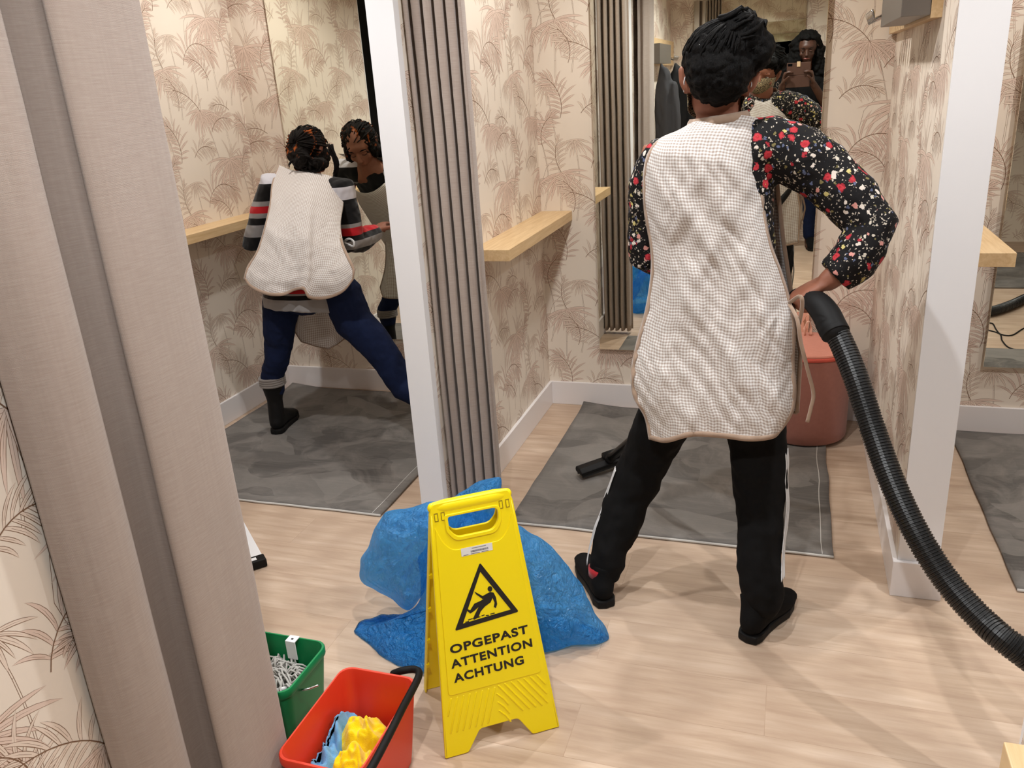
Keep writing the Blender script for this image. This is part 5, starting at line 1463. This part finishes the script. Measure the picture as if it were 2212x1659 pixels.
# ================================================================ flat mop lying behind the curtain
def flatmop():
    a = PZ(579, 1224, .0); b = PZ(538, 1150, .0); d = (b-a).normalized(); e = Vector((-d.y, d.x, 0))
    if e.x > 0: e = -e
    root = empty('flat_mop', a); tag(root, 'white flat mop plate with a black corner lying on the floor behind the big curtain', 'mop')
    Mx = Matrix(((d.x, e.x, 0, a.x), (d.y, e.y, 0, a.y), (0, 0, 1, 0), (0, 0, 0, 1)))
    mb = MB(); mb.box(.035, .40, .004, .10, .004, .026, M=Mx); mb.build('mop_plate', M['white'], root, bevel=.004, world=True)
    mb = MB(); mb.box(0, .045, 0, .105, .002, .032, M=Mx); mb.build('black_corner', M['black_rubber'], root, bevel=.005, world=True)
    mb = MB(); mb.box(.012, .030, .030, .075, .0322, .0335, M=Mx); mb.build('corner_cap', M['white'], root, world=True)
    mb = MB(); mb.box(.18, .24, .035, .07, .026, .05, M=Mx); mb.build('pole_joint', M['black_rubber'], root, bevel=.003, world=True)
flatmop()
# ================================================================ vacuum hose, grip, wand and nozzle
def vacuum():
    root = empty('vacuum_hose', (.05, 2.15, 0)); tag(root, 'ribbed black vacuum hose with wand and nozzle held by the woman with the floral blouse', 'vacuum hose')
    ctrl = [P(1792, 690, 2.085), P(1820, 745, 2.05), P(1850, 820, 2.00), P(1890, 940, 1.93), P(1929, 1045, 1.86), P(1979, 1150, 1.79), P(2042, 1250, 1.73), P(2120, 1338, 1.67), P(2212, 1413, 1.62), Vector((.72, 1.59, .21)), Vector((.90, 1.64, .085)), Vector((1.05, 1.72, .036)), Vector((1.17, 1.74, .034)), Vector((1.32, 1.58, .034)), Vector((1.50, 1.32, .034)), Vector((1.72, 1.10, .034))]
    n = 1500; pts = sp3(ctrl, n); L = 0; rad = []
    for i, p in enumerate(pts):
        if i: L += (p-pts[i-1]).length
        ph = (L/.0072) % 1; rad.append(.0270 + .0024*(1 if .2 < ph < .7 else 0))
    mb = MB(); mb.tube(pts, rad, 20)
    t = NT('ribbed_hose', rough=.38, spec=.5); t.set('base', lin((22, 22, 22)))
    mb.build('hose', t.m, root, smooth=False, world=True)
    gr = sp3([P(1722, 640, 2.22), P(1742, 640, 2.17), P(1765, 655, 2.13), P(1785, 680, 2.10), P(1800, 712, 2.07)], 30)
    rd = [r[0] for r in spline([(.021,), (.024,), (.031,), (.034,), (.035,)], 30)]
    mb = MB(); mb.tube(gr, rd, 20, round_caps=True); mb.build('grip', M['black_rubber'], root, smooth=True, world=True)
    mb = MB(); mb.tube([P(1790, 692, 2.09), P(1806, 722, 2.06)], [.0345, .0345], 24); mb.build('hose_collar', M['black_rubber'], root, smooth=True, bevel=.002, world=True)
    a = P(1722, 640, 2.22); b = Vector((-.640, 2.93, .085))
    mid = a.lerp(b, .55) + Vector((0, .06, 0))
    a2 = Vector((a.x-.06, a.y+.14, a.z-.10))
    mb = MB(); mb.tube(sp3([a, a2, a2.lerp(b, .3)], 14), [.021]*14, 16, round_caps=True); mb.build('bent_tube', M['black_rubber'], root, smooth=True, world=True)
    mb = MB(); mb.tube([a2.lerp(b, .28), b], .0165, 18); mb.build('wand', flat('black_tube', (26, 25, 24), .3), root, smooth=True, world=True)
    # floor nozzle, slightly lifted and tilted
    n1, n0 = PZ(1251, 1024, .035), PZ(1392, 974, .070); d = (n0-n1).normalized(); up = Vector((0, 0, 1)); e = up.cross(d).normalized(); up = d.cross(e)
    Ln = .30; Mx = Matrix(((d.x, e.x, up.x, n1.x), (d.y, e.y, up.y, n1.y), (d.z, e.z, up.z, n1.z), (0, 0, 0, 1)))
    mb = MB(); pf = [(-.028, 0), (.030, 0), (.034, .010), (.026, .024), (-.012, .028), (-.030, .014)]
    mb.prism(pf, Vector(n1), e, up, d, 0, Ln); mb.build('nozzle_body', M['black_rubber'], root, bevel=.004, world=True)
    mb = MB(); mb.box(.004, Ln-.004, -.024, -.018, -.010, .002, M=Mx); mb.box(.004, Ln-.004, .020, .026, -.010, .002, M=Mx); mb.build('bristle_strip', M['dark'], root, world=True)
    c = n1 + d*.15 + up*.030
    mb = MB(); mb.tube([c - d*.032, c + d*.032], .024, 18); mb.tube([c, b], [.022, .020], 16, round_caps=True); mb.build('swivel_neck', M['black_rubber'], root, smooth=True, world=True)
vacuum()
# power cable on the corridor floor, seen in the right mirror
def cable():
    ym = YBR-.028
    def rp(u, v): p = PZ(u, v, .004); return Vector((p.x, 2*ym-p.y, .004))
    mb = MB()
    a = [rp(2100, 690), rp(2129, 697), rp(2144, 699), rp(2152, 712), rp(2162, 722), rp(2186, 724), rp(2212, 709), rp(2240, 700)]
    b = [rp(2090, 706), rp(2129, 712), rp(2159, 721), rp(2165, 736), rp(2180, 751), rp(2210, 757), rp(2240, 757)]
    pts = sp3(a[::-1], 60) + sp3([a[0] + Vector((-.06, .03, 0)), b[0] + Vector((-.05, -.02, 0))], 4) + sp3(b, 50)
    mb.tube(pts, .0038, 8)
    o = mb.build('power_cable', M['black_rubber'], None, smooth=True); tag(o, 'thin black power cable looping on the floor, visible in the right mirror', 'cable')
cable()
# ================================================================ coats hanging in the near room, seen in the mirror
hook_board(0, XM1-.004, 1, YOB+.01, .60, 1, 'coat rack holding dark coats, seen in the middle mirror')
def coat(name, label, c, w, d, z1, z0, mat, seed):
    root = empty(name, (c[0], c[1], z0)); tag(root, label, 'coat', 'coats hung in the near room')
    mb = MB()
    mb.tube([(c[0], c[1], z0), (c[0], c[1], z0+.3), (c[0], c[1], (z0+z1)/2), (c[0], c[1], z1-.18), (c[0]-.01, c[1], z1-.06), (c[0]-.03, c[1], z1)], [(w, d), (w*.95, d*.95), (w*.9, d*.9), (w*.82, d*.85), (w*.5, d*.6), (w*.15, d*.25)], 28, side=(1, 0, 0), round_caps=True)
    s = c[0] + w*.7
    mb.tube([(s, c[1]+.01, z1-.16), (s+.02, c[1]+.02, z1-.4), (s+.015, c[1]+.02, z1-.66)], [.04, .045, .042], 14, round_caps=True)
    organic('coat_cloth', mb, mat, root, voxel=.010, smooth=4, fn=lambda p, n: p + n*(.014*nz((p.x, p.y, p.z*.15), 17, seed) + .006*nz((p.x, p.y, p.z*.3), 40, seed)))
coat('hanging_coat', 'dark grey coat hanging on the rack in the mirror', (-.985, .49, 0), .085, .07, 1.60, .75, flat('charcoal_cloth', (58, 57, 60), .9), 2)
coat('hanging_coat', 'black coat hanging beside the grey one in the mirror', (-.90, .33, 0), .12, .07, 1.60, .70, flat('black_wool', (24, 23, 24), .9), 6)
# ================================================================ ceiling downlights
LAMPS = [(-.50, 2.98, 58, (1, .97, .925), 'middle room'), (-2.02, 3.30, 50, (1, .96, .91), 'left room'), (1.15, 3.05, 55, (1, .975, .94), 'right room'),
         (-1.75, 1.78, 76, (.97, .985, 1), 'left end of the corridor'), (-.42, 1.72, 76, (.97, .985, 1), 'centre of the corridor'), (1.0, 1.72, 76, (.97, .985, 1), 'right end of the corridor'),
         (-.35, .35, 92, (.96, .98, 1), 'near room')]
M['lamp'] = NT('lamp_glow', emis=(1, .95, .88, 1), estr=12.0).m
for x, y, pw, colr, where in LAMPS:
    r = empty('ceiling_downlight', (x, y, ZT-.03)); tag(r, 'round white ceiling downlight of the ' + where + ', above the photo', 'ceiling light', 'ceiling downlights')
    mb = MB(); mb.lathe([(.045, .0), (.062, .0), (.064, .006), (.062, .0295), (.045, .0295), (.045, .0)], n=32); mb.build('trim_ring', M['white'], r, autos=True)
    mb = MB(); mb.lathe([(0, .012), (.044, .012), (.044, .016), (0, .016)], n=32); mb.build('diffuser', M['lamp'], r)
    ld = bpy.data.lights.new('downlight', 'SPOT'); ld.energy = pw*LK if 'LK' in globals() else pw; ld.color = colr; ld.spot_size = math.radians(140); ld.spot_blend = .7; ld.shadow_soft_size = .030
    lo = bpy.data.objects.new('downlight_bulb', ld); COL.objects.link(lo); lo.parent = r; lo.location = (0, 0, -.006)
woman_center(); woman_left(); photographer()
w = bpy.data.worlds.new('world'); SC.world = w; w.use_nodes = True
w.node_tree.nodes['Background'].inputs[0].default_value = (.8, .8, .82, 1); w.node_tree.nodes['Background'].inputs[1].default_value = .3
SC.view_settings.exposure = -0.07
